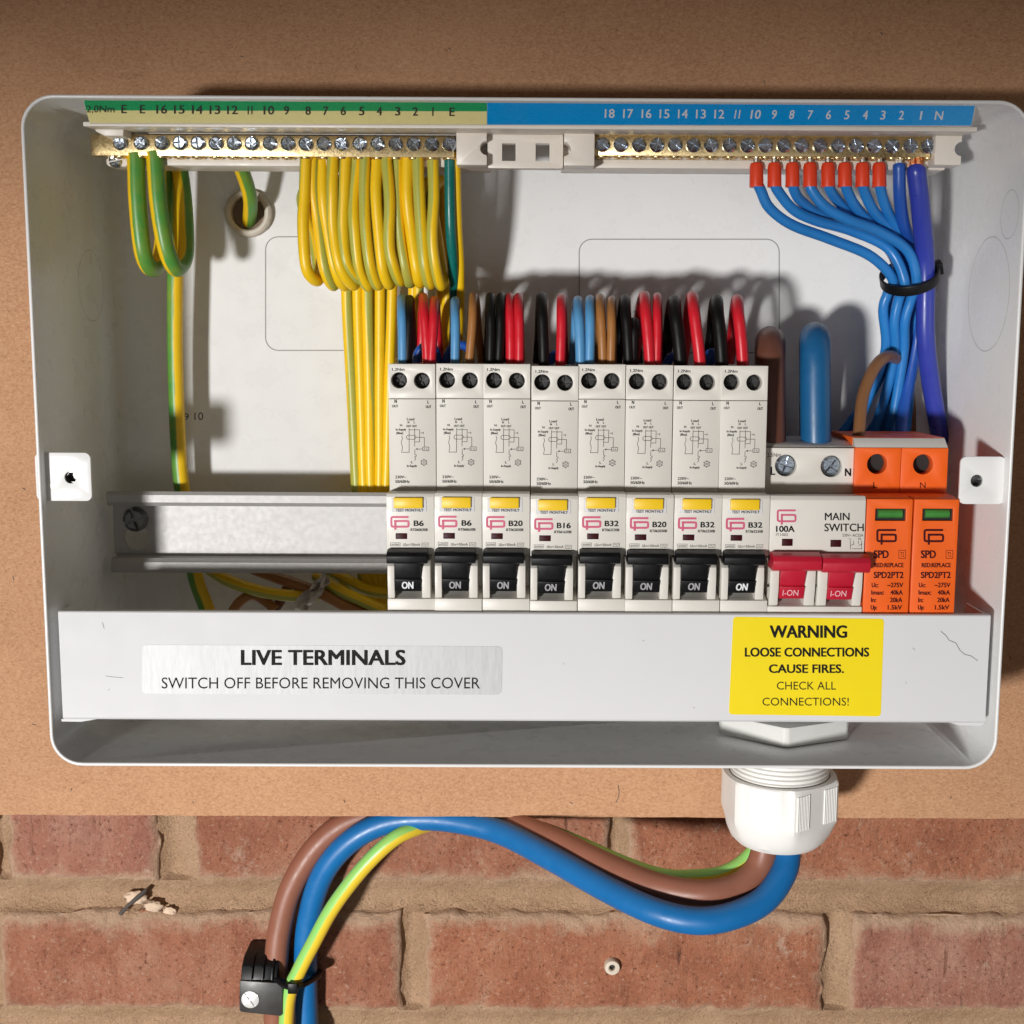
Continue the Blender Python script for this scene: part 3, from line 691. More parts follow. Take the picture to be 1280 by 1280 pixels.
    T('Load', 198, 272, 534, 560); T('N', 205, 222, 568, 590); T('L', 266, 280, 568, 590); T('OUT', 192, 240, 606, 628); T('OUT', 250, 298, 606, 628)
    T('N', 128, 150, 598, 620); T('In-Supply', 86, 190, 640, 662); T('(Blue)', 92, 160, 674, 698); T('L', 238, 256, 966, 990); T('In-Supply', 198, 298, 1004, 1026)
    T('230V~', 80, 192, 1112, 1140); T('50/60Hz', 80, 224, 1156, 1186)
    w = .55
    for pts, cl in ((((145, 715), (153, 742), (140, 780), (153, 830), (145, 880), (220, 880), (220, 640)), 0), (((222, 655), (325, 655), (325, 776), (278, 776)), 0), (((275, 640), (275, 822)), 0),
                    (((206, 710), (275, 710), (290, 730), (275, 750), (206, 750), (194, 738), (194, 722)), 1), (((293, 731), (372, 731), (372, 826)), 0), (((356, 828), (416, 828), (416, 864), (356, 864)), 1), (((354, 848), (300, 848)), 0),
                    (((277, 850), (277, 905), (292, 908), (290, 922), (275, 926), (286, 945), (273, 966)), 0), (((335, 686), (362, 686)), 0), (((362, 676), (362, 698)), 0), (((372, 838), (372, 856)), 0), (((388, 840), (402, 856)), 0),
                    ([(367+28*math.cos(q*math.pi/3), 982+28*math.sin(q*math.pi/3)) for q in range(6)], 1), (((352, 976), (382, 976)), 0), (((352, 988), (382, 988)), 0)):
        pr2.line(d(*pts), w, bool(cl))
    for q in range(6):
        cx_, cy_ = 367+32*math.cos(q*math.pi/3+.52), 982+32*math.sin(q*math.pi/3+.52); pr2.line(d((cx_-5, cy_-3), (cx_+5, cy_+3)), .7)
    pr2.poly(d((284, 848), (304, 838), (304, 858)))
    pr2.mb.add(pr.mb.v, pr.mb.f); pr2.mb.add(p3.mb.v, p3.mb.f); pr2.build('lettering', M['ink'], t)
    return t
def copy_tree(o, parent=None):
    c = o.copy(); COL.objects.link(c)
    if parent is not None: c.parent = parent
    for ch in list(o.children): copy_tree(ch, c)
    return c
spec = [('B6', 'RT060630B', 'white breaker printed B6 at the left end of the row, beside the bare rail'),
        ('B6', 'RT060630B', 'white breaker printed B6 with a blue and a tan wire looping above it'),
        ('B20', 'RT062030B', 'white breaker printed B20 under two black and two red loops, left of the B16'),
        ('B16', 'RT061630B', 'white breaker printed B16, the only one of that rating in the row'),
        ('B32', 'RT063230B', 'white breaker printed B32 under two light blue and two tan loops'),
        ('B20', 'RT062030B', 'white breaker printed B20 between two B32 breakers'),
        ('B32', 'RT063230B', 'white breaker printed B32 between a B20 and the last breaker'),
        ('B32', 'RT063230B', 'white breaker printed B32 at the right end, touching the main switch')]
protos = {}
for i, (rt, code, lab) in enumerate(spec):
    key_ = (rt, i in (0, 7))
    if key_ in protos: o = copy_tree(protos[key_])
    else: o = protos[key_] = breaker(i, rt, code)
    o['label'] = lab
    jz = (0, -.1, .15, -.35, .05, .1, -.25, .05)[i]; js = (0, .0, -.05, .05, 0, -.05, .05, 0)[i]
    o.location = Vector((X0+WB/2+i*WB+js, 64+(.25, -.1, .15, -.2, .1, -.25, .2, 0)[i], (zT+zF)/2+jz-i*.02))*MM
    o.rotation_euler = (math.radians((.15, -.2, .1, .25, -.15, .1, -.2, .1)[i]), math.radians((-.12, .1, -.08, .14, -.1, .05, .12, -.1)[i]), 0)

# ------------------------------------------------------------------ main switch
MSH = 22.0
xm0, xm1 = X0+8*WB+.1, P(1083, 625, NO).x-.1
zmT = P(1010, 560, MSH).z; zmL = P(1010, 617, MSH).z; zmN = P(1010, 624, NO).z
ms = thing('main_switch', ((xm0+xm1)/2, 64, -30), 'ivory double main switch with two red levers, between breakers and orange device', 'main switch')
zmG = P(1020, 694, NO).z; zmE = P(1020, 757, NO).z
mb = MB().prism_x([(62, zmT+2), (MSH+8, zmT+2), (MSH+1.2, zmT+.6), (MSH+6.5, zmT-.6), (MSH+6.5, zmL), (62, zmL)], xm0, xm1)
mb.prism_x([(62, zmL-.05), (MSH, zmL-.05), (NO+1.2, zmN+1.2), (NO, zmN-.4), (NO, zmG), (NO+9, zmG), (NO+9, zmE+3), (62, zmE)], xm0, xm1)
mb.prism_x([(62, zmE-.05), (NO+9, zmE+2.95), (NO+3, zmE), (NO, zmE-.4), (NO, P(1010, 770, NO).z), (NO+4, zF-1), (62, zF-1)], xm0, xm1)
m1_, m2_ = P(982.5, 582, MSH), P(1039.5, 583, MSH)
mb.plate([(xm0, zmL), (xm1, zmL), (xm1, zmT), (xm0, zmT)], [circ(m1_.x, m1_.z, 4.2, 26), circ(m2_.x, m2_.z, 4.2, 26)], MSH, MSH+6.4)
xx = lambda px, Y=NO, py=720: P(px, py, Y).x
ck = [(NO+9, zmG-1), (NO+1.0, P(1000, 707, NO).z), (NO-1.8, P(1000, 713, NO).z), (NO-1.4, P(1000, 735, NO).z), (NO-.4, P(1000, 749, NO).z), (NO, zmE), (NO+9, zmE)]
for a, b in ((962, 973), (1005.5, 1018.5), (1021.5, 1033.5), (1065.5, 1077)): mb.prism_x(ck, xx(a), xx(b))
mb.build('housing', M['ivory'], ms, bevel=.3)
for c in (m1_, m2_): cross_screw((c.x, MSH+3.6, c.z), 3.75, M['zinc'], ms, 'terminal_screw', random.random()*3, 2.0, .24)
for i, (a, b, c, d) in enumerate(((965.5, 1026, 974, 1005), (1027.5, 1087, 1034, 1065))):
    zb0, zb1 = P(1000, 692+i*2, NO-6).z, P(1000, 714+i*2, NO-6).z; zl1, zl2 = P(1000, 731+i, NO).z, P(1000, 748+i, NO).z
    lv = MB().prism_x([(NO+4, zb0-.5), (NO-3, zb0), (NO-6.5, zb0-1), (NO-7.6, zb0-2.8), (NO-7, zb1+.8), (NO-5.6, zb1), (NO+4, zb1)], xx(a, NO-6), xx(b, NO-6))
    lv.prism_x([(NO+6, zb1+2), (NO-4.4, zb1+1), (NO-2.0, zl1+.4), (NO-1.4, zl1), (NO-2.6, zl1-.3), (NO-.6, zl2), (NO+6, zl2)], xx(c), xx(d))
    lv = lv.build('lever', M['red'], ms, bevel=.45)
    nl = Vector((0, -(zl1-zl2), -2.0)).normalized(); pl_ = Vector((0, NO-1.75, (zl1+zl2)/2))
    Print(lambda x, y: PN(x, y, pl_, nl)).text('I-ON', c+4, c+23.5, 737+i, 744.6+i, .0, .12).build('lettering', M['ink_rose'], lv)
for a, y in ((976, 673.5), (1036.5, 674.5)):
    MB().box(xx(a), xx(a+13.5), NO-.12, NO+.3, P(1000, y+9, NO).z, P(1000, y, NO).z).build('indicator_window', M['window_red'], ms, bevel=.08)
for x in (960.5, 1020):
    p = P(x, 732, NO); MB().box(p.x-.55, p.x+.55, NO-.1, NO+.3, p.z-.5, p.z+.5).build('side_slot', M['hole_dark'], ms)
def emblem(x0, y0, sx, sy, mat, parent, Y, w):
    e = lambda x, y: (x0+(x-100)/292*sx, y0+(y-320)/210*sy)
    pr = Print(plane_y(Y-.12)).line([e(*q) for q in ((392, 332), (140, 332), (120, 338), (114, 356), (114, 458), (120, 478), (140, 486), (362, 486), (384, 480), (390, 462), (390, 420), (384, 402), (362, 396), (162, 396))], w)
    pr.line([e(424, 334), e(432, 336)], .7)
    lg = pr.build('emblem', mat, parent); Print(plane_y(Y-.2)).line([e(177, 398), e(177, 534)], w).build('emblem_foot', mat, lg)
emblem(971, 637, 23.5, 18.5, M['ink_pink'], ms, NO, 2.4)
pr = Print(plane_y(NO-.1))
pr.text('100A', 970, 993.3, 657, 664.8, .045).text('IT1002', 970, 985, 666.5, 670).text('MAIN', 1031, 1062, 640.5, 650.2, .02).text('SWITCH', 1030.5, 1079.7, 654, 664, .02).text('230V~ AC22A', 1053, 1079, 667.3, 670.7)
for a, b, c, d in ((1063, 676, 1063, 687), (1067, 676, 1067, 680), (1073, 676, 1073, 680), (1077, 676, 1077, 687), (1063, 682, 1068, 680), (1073, 682, 1078, 680), (1065, 686, 1077, 686)): pr.line([(a, b), (c, d)], .5)
pr.text('L', 1062, 1064, 672, 675).text('N', 1073, 1076, 672, 675)
p2 = Print(plane_y(MSH-.1)).text('2.5Nm', 959, 976, 566, 571).text('L', 963, 969, 583, 593.5, .045).text('N', 1056, 1064, 585, 595, .045)
p2.mb.add(pr.mb.v, pr.mb.f); p2.build('lettering', M['ink'], ms)

# ------------------------------------------------------------------ orange surge protector
PSH = 19.5
xs0, xs1 = P(1068.5, 585, PSH).x, P(1184.5, 585, PSH).x
zpT = P(1126, 560, PSH).z; zpC = P(1126, 547.5, PSH+5).z; zpL = P(1126, 616, PSH).z; zpN = P(1126, 624, NO).z; zpF = zF-1
sp = thing('surge_protector', ((xs0+xs1)/2, 64, -30), 'orange surge protector with two plug-in cartridges at the right end of the row', 'surge protector')
h1, h2 = P(1096.5, 580, PSH), P(1154, 580.5, PSH); xc_ = P(1126, 585, PSH).x
mb = MB()
for a, b, h in ((xs0, xc_-.12, h1), (xc_+.12, xs1, h2)):
    mb.prism_x([(62, zpC+.2), (PSH+5.4, zpC+.2), (PSH+5.4, zpL), (62, zpL)], a, b)
    mb.plate([(a, zpL), (b, zpL), (b, zpT), (a, zpT)], [circ(h.x, h.z, 3.9, 26)], PSH, PSH+5.2)
mb.box(xs0, xs1, NO+7, 62, zpF, zpL-.1)
mb.build('base', M['orange'], sp, bevel=.25)
MB().prism_x([(PSH+5.35, zpC), (PSH+4.6, zpC), (PSH+.1, zpT+.15), (PSH+5.35, zpT+.15)], xs0+.1, xs1-.1).build('white_edge', M['ivory'], sp, bevel=.2)
for h in (h1, h2): MB().lathe((h.x, PSH+5.1, h.z), (0, -1, 0), [(.2, 0), (3.85, 0), (3.85, -.2)], 24).build('terminal_screw', M['hole_dark'], sp)  # near-black discs colour in the shade of the holes, no screw modelled
Print(plane_y(PSH-.1)).text('L', 1091.5, 1096.5, 602, 610).text('N', 1150, 1157, 602.5, 610).build('lettering', M['ink_maroon'], sp)
def cartridge(dx, a, b):
    xa_, xb_ = P(a, 625, NO).x+.15, P(b, 625, NO).x-.15
    w0 = P(1094+dx, 651, NO); w1 = P(1133+dx, 636, NO)
    zlow = P(1126, 775, NO).z
    mb = MB().prism_x([(NO+1.7, zpN+.1), (NO+7, zpN+.6), (PSH+4, zpL), (40, zpL), (40, zpF+2), (NO+4, zpF+2), (NO+2.2, zlow), (NO+1.7, zlow+2)], xa_, xb_)
    c = mb.build('cartridge', M['orange'], sp, bevel=.3)
    MB().plate([(xa_, zlow), (xb_, zlow), (xb_, zpN), (xa_, zpN)], [[(w0.x, w0.z), (w1.x, w0.z), (w1.x, w1.z), (w0.x, w1.z)]], NO, NO+1.75).build('face', M['orange'], c, bevel=.25)
    MB().box(w0.x-.3, w1.x+.3, NO+1.5, NO+1.66, w0.z-.3, w1.z+.3).build('window_recess', M['hole_dark'], c)
    cm = Vector(((w0.x+w1.x)/2, NO+1.9, (w0.z+w1.z)/2+.3)); MB().lathe((w0.x+1.2, cm.y, cm.z), (1, 0, 0), [(1.7, 0), (1.7, w1.x-w0.x-2.4)], 18).build('green_flag', M['window_green'], c)
    emblem(1095.5+dx, 661.5, 24.5, 19, M['ink_maroon'], c, NO, 2.6)
    pr = Print(plane_y(NO-.1)); T = lambda s_, x0, x1, y0, y1, b=0.0: pr.text(s_, x0+dx, x1+dx, y0, y1, b)
    T('SPD', 1092, 1111, 687.5, 697.5, .045); T('RED:REPLACE', 1093, 1129.5, 703.5, 709, .045); T('SPD2PT2', 1092, 1129.5, 714.5, 722.5, .045); T('T2', 1125.5, 1130, 690, 696)
    pr.line([(1123.5+dx, 688), (1132+dx, 688), (1132+dx, 698), (1123.5+dx, 698)], .55, True)
    for k, (l_, v_, lw) in enumerate((('Uc:', '~275V', 8.5), ('Imax:', '40kA', 16), ('In:', '20kA', 6.5), ('Up:', '1.5kV', 8))):
        y = 734+k*9.3-(k > 1)*.0; T(l_, 1089.5-k*.4, 1089.5-k*.4+lw, y-5.8, y, .045); vw = 20 if k == 0 else (15.5 if k < 3 else 18); T(v_, 1129-k*.5-vw, 1129-k*.5, y-5.8, y, .045)
    pr.build('lettering', M['ink_maroon'], c)
cartridge(0, 1083.5, 1142); cartridge(59, 1143, 1200)

# ------------------------------------------------------------------ terminal cover with its two stickers
YC = 1.0
cv = thing('terminal_cover', P(655, 900, YC+20), 'long white folded cover strip across the bottom, bearing two stickers', 'cover')
c0, c1 = P(72.5, 764, YC), P(1238.5, 769, YC); zct = (c0.z+c1.z)/2; zcb = (P(76, 899.5, YC).z+P(1234, 904, YC).z)/2; xc0 = c0.x; xc1 = c1.x
mb = MB().prism_x([(YC+.5, zct), (YC, zct-.4), (YC, zcb+.8), (YC+.8, zcb), (YC+30, zcb), (YC+30, zcb+1), (YC+1.4, zcb+1), (YC+1, zcb+1.4), (YC+1, zct-.4), (YC+3.4, zct-.2), (YC+3.4, zct)], xc0, xc1)
mb.build('cover_strip', M['cover_white'], cv, sharp=30)
MB().prism_y(rrect(xc1-1.05, xc1-.05, zcb+1.1, zct-.3, .4, 2), YC+1.05, YC+24).build('end_fold', M['cover_white'], cv)
MB().prism_y(rrect(xc0+.05, xc0+1.05, zcb+1.1, zct-.3, .4, 2), YC+1.05, YC+24).build('end_fold', M['cover_white'], cv)
lip = [(P(76, 904, YC).x, zcb-.05), (P(76, 904, YC).x, zcb-1.0), (P(100, 905, YC).x, zcb-1.1), (P(120, 902, YC).x, zcb-.05)]
MB().prism_y(lip, YC+.8, YC+6).build('corner_lip', M['cover_white'], cv)
lip = [(P(1188, 904, YC).x, zcb-.05), (P(1200, 906, YC).x, zcb-1.1), (P(1226, 908, YC).x, zcb-1.3), (P(1232, 905, YC).x, zcb-.05)]
MB().prism_y(lip, YC+.8, YC+6).build('corner_lip', M['cover_white'], cv)
mpc = plane_y(YC-.15); mpt = plane_y(YC-.22)
def sticker(quad, r, mat, name, lab):
    c = [Vector(q) for q in quad]; pts = []
    for i in range(4):
        a = (c[i-1]-c[i]).normalized(); b = (c[(i+1) % 4]-c[i]).normalized()
        for k in range(6):
            t_ = k/5; p = c[i]+a*r*(1-t_)**2+b*r*t_**2; pts.append(mpc(p.x, p.y))
    n_ = len(pts); o = MB().add(pts+[p+Vector((0, .12, 0)) for p in pts], [tuple(range(n_))]+[(i, (i+1) % n_, n_+(i+1) % n_, n_+i) for i in range(n_)]).build(name, mat, cv, flat=True)
    o['label'] = lab; return o
st = sticker([(178, 806), (628, 808), (627, 868.5), (177.5, 867)], 7, M['foil'], 'terminals_sticker', 'silver sticker reading LIVE TERMINALS')
Print(mpt).text('LIVE TERMINALS', 301, 507, 811.5, 831, .045).text('SWITCH OFF BEFORE REMOVING THIS COVER', 202, 600, 846, 860.6).build('lettering', M['ink'], st)
st = sticker([(916.5, 771), (1105, 773.5), (1101, 895.5), (911, 893)], 5, M['sticker_yellow'], 'warning_sticker', 'yellow sticker reading WARNING about loose connections')
Print(mpt).text('WARNING', 962, 1059, 781, 797, .045).text('LOOSE CONNECTIONS', 931, 1086.5, 809, 820.6, .045).text('CAUSE FIRES.', 961, 1055, 830, 841, .045).text('CHECK ALL', 971, 1045, 851.5, 862).text('CONNECTIONS!', 953, 1061, 871.5, 882).build('lettering', M['ink'], st)
Print(mpc).line([(1176, 789), (1183, 795), (1186, 800), (1195, 804), (1200, 813), (1206, 818), (1214, 820), (1222, 826)], .55).build('scratch', M['ink_grey'], cv)
pr = Print(mpc)
for x, y, a, l in ((128, 778, 1.3, 8), (132, 845, .1, 22), (137, 861, 2.4, 3), (803, 800, .4, 3), (1141, 810, .8, 4), (1132, 852, 1.2, 3), (705, 828, 2, 3), (866, 884, .3, 3)):
    pr.line([(x, y), (x+l*math.cos(a)*.5, y+l*math.sin(a)*.5+.4), (x+l*math.cos(a), y+l*math.sin(a))], .5)
pr.build('scuff', M['seam'], cv)['kind'] = 'stuff'

# ------------------------------------------------------------------ wires inside the case
ORD = ['first', 'second', 'third', 'fourth', 'fifth', 'sixth', 'seventh', 'eighth', 'ninth', 'tenth', 'eleventh', 'twelfth', 'thirteenth']
def wire(name, pts, r, mat, label, group=None, cat='wire', phase=0.0, twist=0.0, n=10, seg=14):
    path = pxpath(pts, n)
    o = MB().tube(path, r, seg, phase, twist).build(name, mat, org=path[0], sharp=60)
    return tagit(o, label, cat, group)
def stub(px, y0, y1, Y, r, mat, parent, name='bare_copper'):
    a = P(px, y0, Y); b = P(px, y1, Y); mb = MB()
    for k in range(5):
        q = Vector((math.cos(k*1.257)*r*.55, math.sin(k*1.257)*r*.55, 0)); mb.tube([a+q, (a+b)/2+q*1.25, b+q], r*.45, 6)
    return mb.build(name, mat, parent)
rw = random.Random(11)
front = [((382, 202), (379, 282), (384, 335), (396, 352)), ((391, 203), (396, 282), (404, 335), (416, 357)), ((403, 201), (408, 285), (418, 335), (430, 356)),
         ((416, 200), (415, 280), (425, 335), (441, 358)), ((432, 202), (429, 280), (435, 330), (449, 352)), ((445, 208), (442, 287), (449, 335), (460, 356)),
         ((456, 198), (458, 287), (464, 335), (472, 356)), ((471, 204), (471, 275), (477, 335), (486, 358)), ((483, 202), (487, 300), (493, 335), (500, 355)),
         ((497, 210), (498, 292), (505, 335), (512, 356)), ((509, 202), (511, 285), (519, 335), (525, 354)), ((522, 200), (528, 290), (532, 335), (537, 358)), ((541, 201), (541, 290), (546, 335), (551, 359))]
dtop = [433, 441, 447, 453, 459, 466, 475, 482, 490, 517, 523, 552, 559]; dbot = [446, 451, 455, 460, 464, 469, 474, 478, 482, 516, 521, 546, 552]
for i, f in enumerate(front):
    yf = 38.7+(0, 2.2, 3.4, 0, .3, 1.8, 0, .8, 0, 2.4, .6, 0, .4)[i]; r = 2.28+rw.uniform(-.08, .1); yb = 72+(i % 2)*4.6
    (x0, y0), (x1, y1), (x2, y2), (x3, y3) = f
    pts = [(x0+(1 if i == 1 else 0), 190, yf), (x0, y0, yf), ((x0+x1)/2+rw.uniform(-2, 2), (y0+y1)/2, yf-.8+rw.uniform(-1, 1)), (x1+rw.uniform(-1.5, 1.5), y1+rw.uniform(-8, 8), yf-.5+rw.uniform(-1.2, 1.2)), (x2+rw.uniform(-1.5, 1.5), y2, yf+.6), (x3, y3-1+rw.uniform(-3, 3), yf+6), (x3+2, y3-14, yf+12), (x3-4, 300, yf+17), (x2-6, 245, yf+19), ((x2+dtop[i])/2, 226, yf+24),
           (dtop[i], 255, yb-3), (dtop[i], 365, yb-1), ((dtop[i]*.5+dbot[i]*.5), 490, yb), (dbot[i], 620, yb+.5), (dbot[i]+4+rw.uniform(-14, 10), 710, yb+2), (dbot[i]+24+rw.uniform(-25, 15), 780, yb+4)]
    o = wire('earth_wire', pts, r, M['earth_yellow'], ORD[i]+' yellow and green wire from the left in the dense bunch under the earth bar', 'yellow and green earth wires bunched under the bar', phase=(.22, -.3, .1, .28, .18, .33, .4, .12, .36, .34, .08, .38, .34)[i]-.0, twist=rw.uniform(-.0032, .0032))
    stub(x0, 196, y0+2, yf, 1.1, M['copper'], o)
EG = 'thick green and yellow earth wires at the left end'
o = wire('earth_wire', [(169, 192, 38.7), (170, 202, 38.7), (172, 255, 39), (178, 312, 41), (187, 334, 46), (198, 330, 53), (204, 300, 58), (205, 240, 62), (205, 200, 66)], 3.4, M['earth_green'], 'thick green and yellow loop hanging under the far left end of the earth bar', EG, phase=.58)
stub(170, 196, 204, 38.7, 1.6, M['copper'], o)
wire('earth_wire', [(192, 190, 38.7), (194, 202, 38.7), (198, 255, 39), (207, 308, 41), (217, 333, 45), (225, 333, 50), (232, 314, 55), (230, 255, 60), (223, 200, 66)], 3.35, M['earth_green'], 'thick green and yellow U loop second from the left end of the earth bar', EG, phase=.6)
wire('earth_wire', [(219, 200, 72), (219, 330, 73), (219, 450, 74), (223, 560, 75), (228, 615, 76), (243, 715, 76), (258, 760, 75), (270, 800, 74)], 3.3, M['earth_green'], 'thick green and yellow wire dropping straight down behind the bare rail', EG, phase=.24)
wire('earth_wire', [(296, 196, 62), (302, 212, 66), (309, 232, 72), (313, 252, 78), (312, 272, 89), (311, 280, 96)], 3.0, M['earth_green'], 'green and yellow wire curving into the round beige grommet', EG, phase=.6)
o = wire('earth_wire', [(562, 196, 39.5), (562, 207, 39.5), (563, 280, 42), (566, 330, 48), (568, 372, 58), (569, 420, 66), (569, 470, 72)], 2.1, M['teal_wire'], 'teal wire hanging from the right end of the earth bar')
stub(562, 197, 208, 39.5, 1.3, M['tin'], o, 'tinned_pin')
wire('earth_wire', [(569, 192, 41.5), (570, 206, 41.5), (572, 280, 45), (575, 340, 52), (574, 400, 62), (571, 470, 72)], 1.9, M['earth_yellow'], 'olive and yellow wire beside the teal wire at the right end of the bunch', phase=.15)

# blue neutrals: ferrule, wire, the bunch at the cable tie and the fan below it
fx = [945.5, 968, 990.5, 1012.5, 1035, 1056, 1078, 1099]
mids = [[(951, 238, 40), (962, 260, 42), (990, 281, 45), (1038, 299, 49), (1088, 320, 52)], [(972, 238, 40), (992, 262, 43), (1021, 276, 47), (1066, 289, 52), (1112, 312, 53)],
        [(993, 238, 41), (1001, 251, 45), (1024, 268, 51), (1062, 284, 57), (1108, 308, 60)], [(1015, 238, 39), (1032, 259, 40), (1061, 275, 42), (1100, 290, 46), (1135, 314, 50)],
        [(1038, 238, 41), (1049, 253, 46), (1066, 269, 51), (1100, 290, 57), (1132, 318, 60)], [(1059, 238, 41), (1068, 256, 45), (1082, 272, 50), (1108, 292, 55), (1134, 318, 59)],
        [(1080, 238, 41), (1090, 260, 45), (1104, 277, 50), (1124, 296, 55), (1141, 320, 59)], [(1101, 238, 41), (1107, 258, 45), (1116, 275, 50), (1131, 297, 55), (1147, 322, 60)]]
tiep = [(1116, 349, 55), (1131, 353, 52), (1124, 345, 61), (1146, 351, 53), (1138, 346, 62), (1130, 341, 65), (1143, 342, 66), (1149, 342, 63)]
tail = [[(1109, 368, 58), (1104, 388, 60), (1107, 437, 66), (1088, 490, 74), (1066, 548, 80)], [(1124, 372, 57), (1118, 402, 60), (1119, 437, 65), (1108, 490, 72), (1090, 548, 78)], [(1116, 372, 65), (1112, 402, 68), (1112, 437, 72), (1090, 490, 78), (1048, 548, 82)],
        [(1139, 374, 57), (1131, 402, 60), (1130, 437, 65), (1122, 490, 70), (1112, 548, 74)], [(1128, 374, 66), (1124, 402, 69), (1124, 437, 73), (1112, 490, 78), (1100, 548, 80)], [(1132, 374, 70), (1132, 402, 73), (1128, 437, 76), (1120, 490, 79), (1082, 548, 84)],
        [(1140, 374, 70), (1138, 402, 72), (1136, 437, 75), (1130, 490, 78), (1124, 548, 80)], [(1146, 374, 66), (1142, 402, 69), (1140, 437, 72), (1137, 490, 74), (1131, 548, 76)]]
NG = 'blue neutral wires gathered by the black cable tie'
FER = ['at the far left of the eight', 'second of eight from the left', 'third of eight from the left', 'fourth of eight from the left', 'fourth of eight from the right', 'third of eight from the right', 'second of eight from the right', 'at the far right, beside the dark blue wire']
for i in range(8):
    o = wire('neutral_wire', [(fx[i]+.2, 216, 38.8), (fx[i]+.5, 226, 38.8)]+mids[i]+[tiep[i]]+tail[i], 2.1, M['blue_wire'], 'light blue wire whose red ferrule sits %s' % FER[i], NG)
    a = P(fx[i], 233.5, 38.8); b = P(fx[i], 203, 38.7)
    f = MB().lathe(a, (b-a), [(1.9, 0), (2.72, -.1), (2.75, .4), (2.62, (b-a).length-1.6), (2.2, (b-a).length-.3), (1.4, (b-a).length), (1.2, (b-a).length+.1)], 20).build('ferrule', M['ferrule'], o)
    MB().tube([P(fx[i], 205, 38.7), P(fx[i], 193, 38.7)], 1.25, 10).build('tinned_pin', M['tin'], f)
o = wire('neutral_wire', [(1124, 206, 38.8), (1124, 214, 38.8), (1125, 249, 42), (1131, 284, 50), (1147, 318, 63), (1152, 350, 69), (1147, 400, 73), (1136, 470, 77), (1116, 548, 78)], 2.45, M['deep_blue_wire'], 'dark blue wire without ferrule below blue number 2', NG)
stub(1123.5, 193, 209, 38.8, 1.6, M['tin'], o, 'tinned_pin')
o = wire('neutral_wire', [(1145.5, 212, 38.8), (1146, 220, 38.9), (1151, 263, 43), (1156, 319, 52), (1157, 360, 55), (1157, 420, 58), (1163, 475, 64), (1176, 552, 72)], 3.75, M['navy_wire'], 'thick navy wire with bare copper top at the right end of the neutral bar', NG)
stub(1145, 193, 214, 38.8, 2.6, M['copper'], o)
wire('neutral_wire', [(1150, 395, 68), (1146, 425, 70), (1138, 470, 70), (1130, 510, 68), (1126, 556, 60)], 2.6, M['deep_blue_wire'], 'dark blue wire dropping into the top of the orange surge protector')
wire('line_wire', [(1072, 560, 34), (1074, 538, 36), (1079, 494, 42), (1093, 460, 47), (1108, 446, 54), (1120, 448, 66), (1131, 458, 80), (1137, 490, 86), (1138, 540, 86)], 2.45, M['tan_wire_dark'], 'brown wire arching out of the top of the orange surge protector')
# cable tie round the blue bunch
ct = P(1137, 346, 58); ax = Vector((-.27, -.42, .86)).normalized(); uu = (Vector((1, 0, 0))-ax*ax.x).normalized(); ww = ax.cross(uu)
mb = MB(); m_ = 44; vs = []
for k in range(m_):
    a = 2*math.pi*k/m_
    for rr_, hh in ((11.0, 2.1), (12.1, 2.1), (12.1, -2.1), (11.0, -2.1)): vs.append(ct+(uu*math.cos(a)*.98+ww*math.sin(a)*1.12)*rr_+ax*hh)
mb.add(vs, [(k*4+j, k*4+(j+1) % 4, ((k+1) % m_)*4+(j+1) % 4, ((k+1) % m_)*4+j) for k in range(m_) for j in range(4)])
tie = mb.build('cable_tie', M['black'], org=ct, bevel=.25); tagit(tie, 'black cable tie strapped round the bunch of blue wires', 'cable tie')
hc = ct+uu*11.6+ww*2; mb = MB()
mb.add([hc+uu*a*2+ww*b*2.4+ax*c*2.5 for a in (-1, 1) for b in (-1, 1) for c in (-1, 1)], [(0,1,3,2), (4,6,7,5), (0,4,5,1), (2,3,7,6), (0,2,6,4), (1,5,7,3)])
mb.build('tie_head', M['black'], tie, bevel=.4)

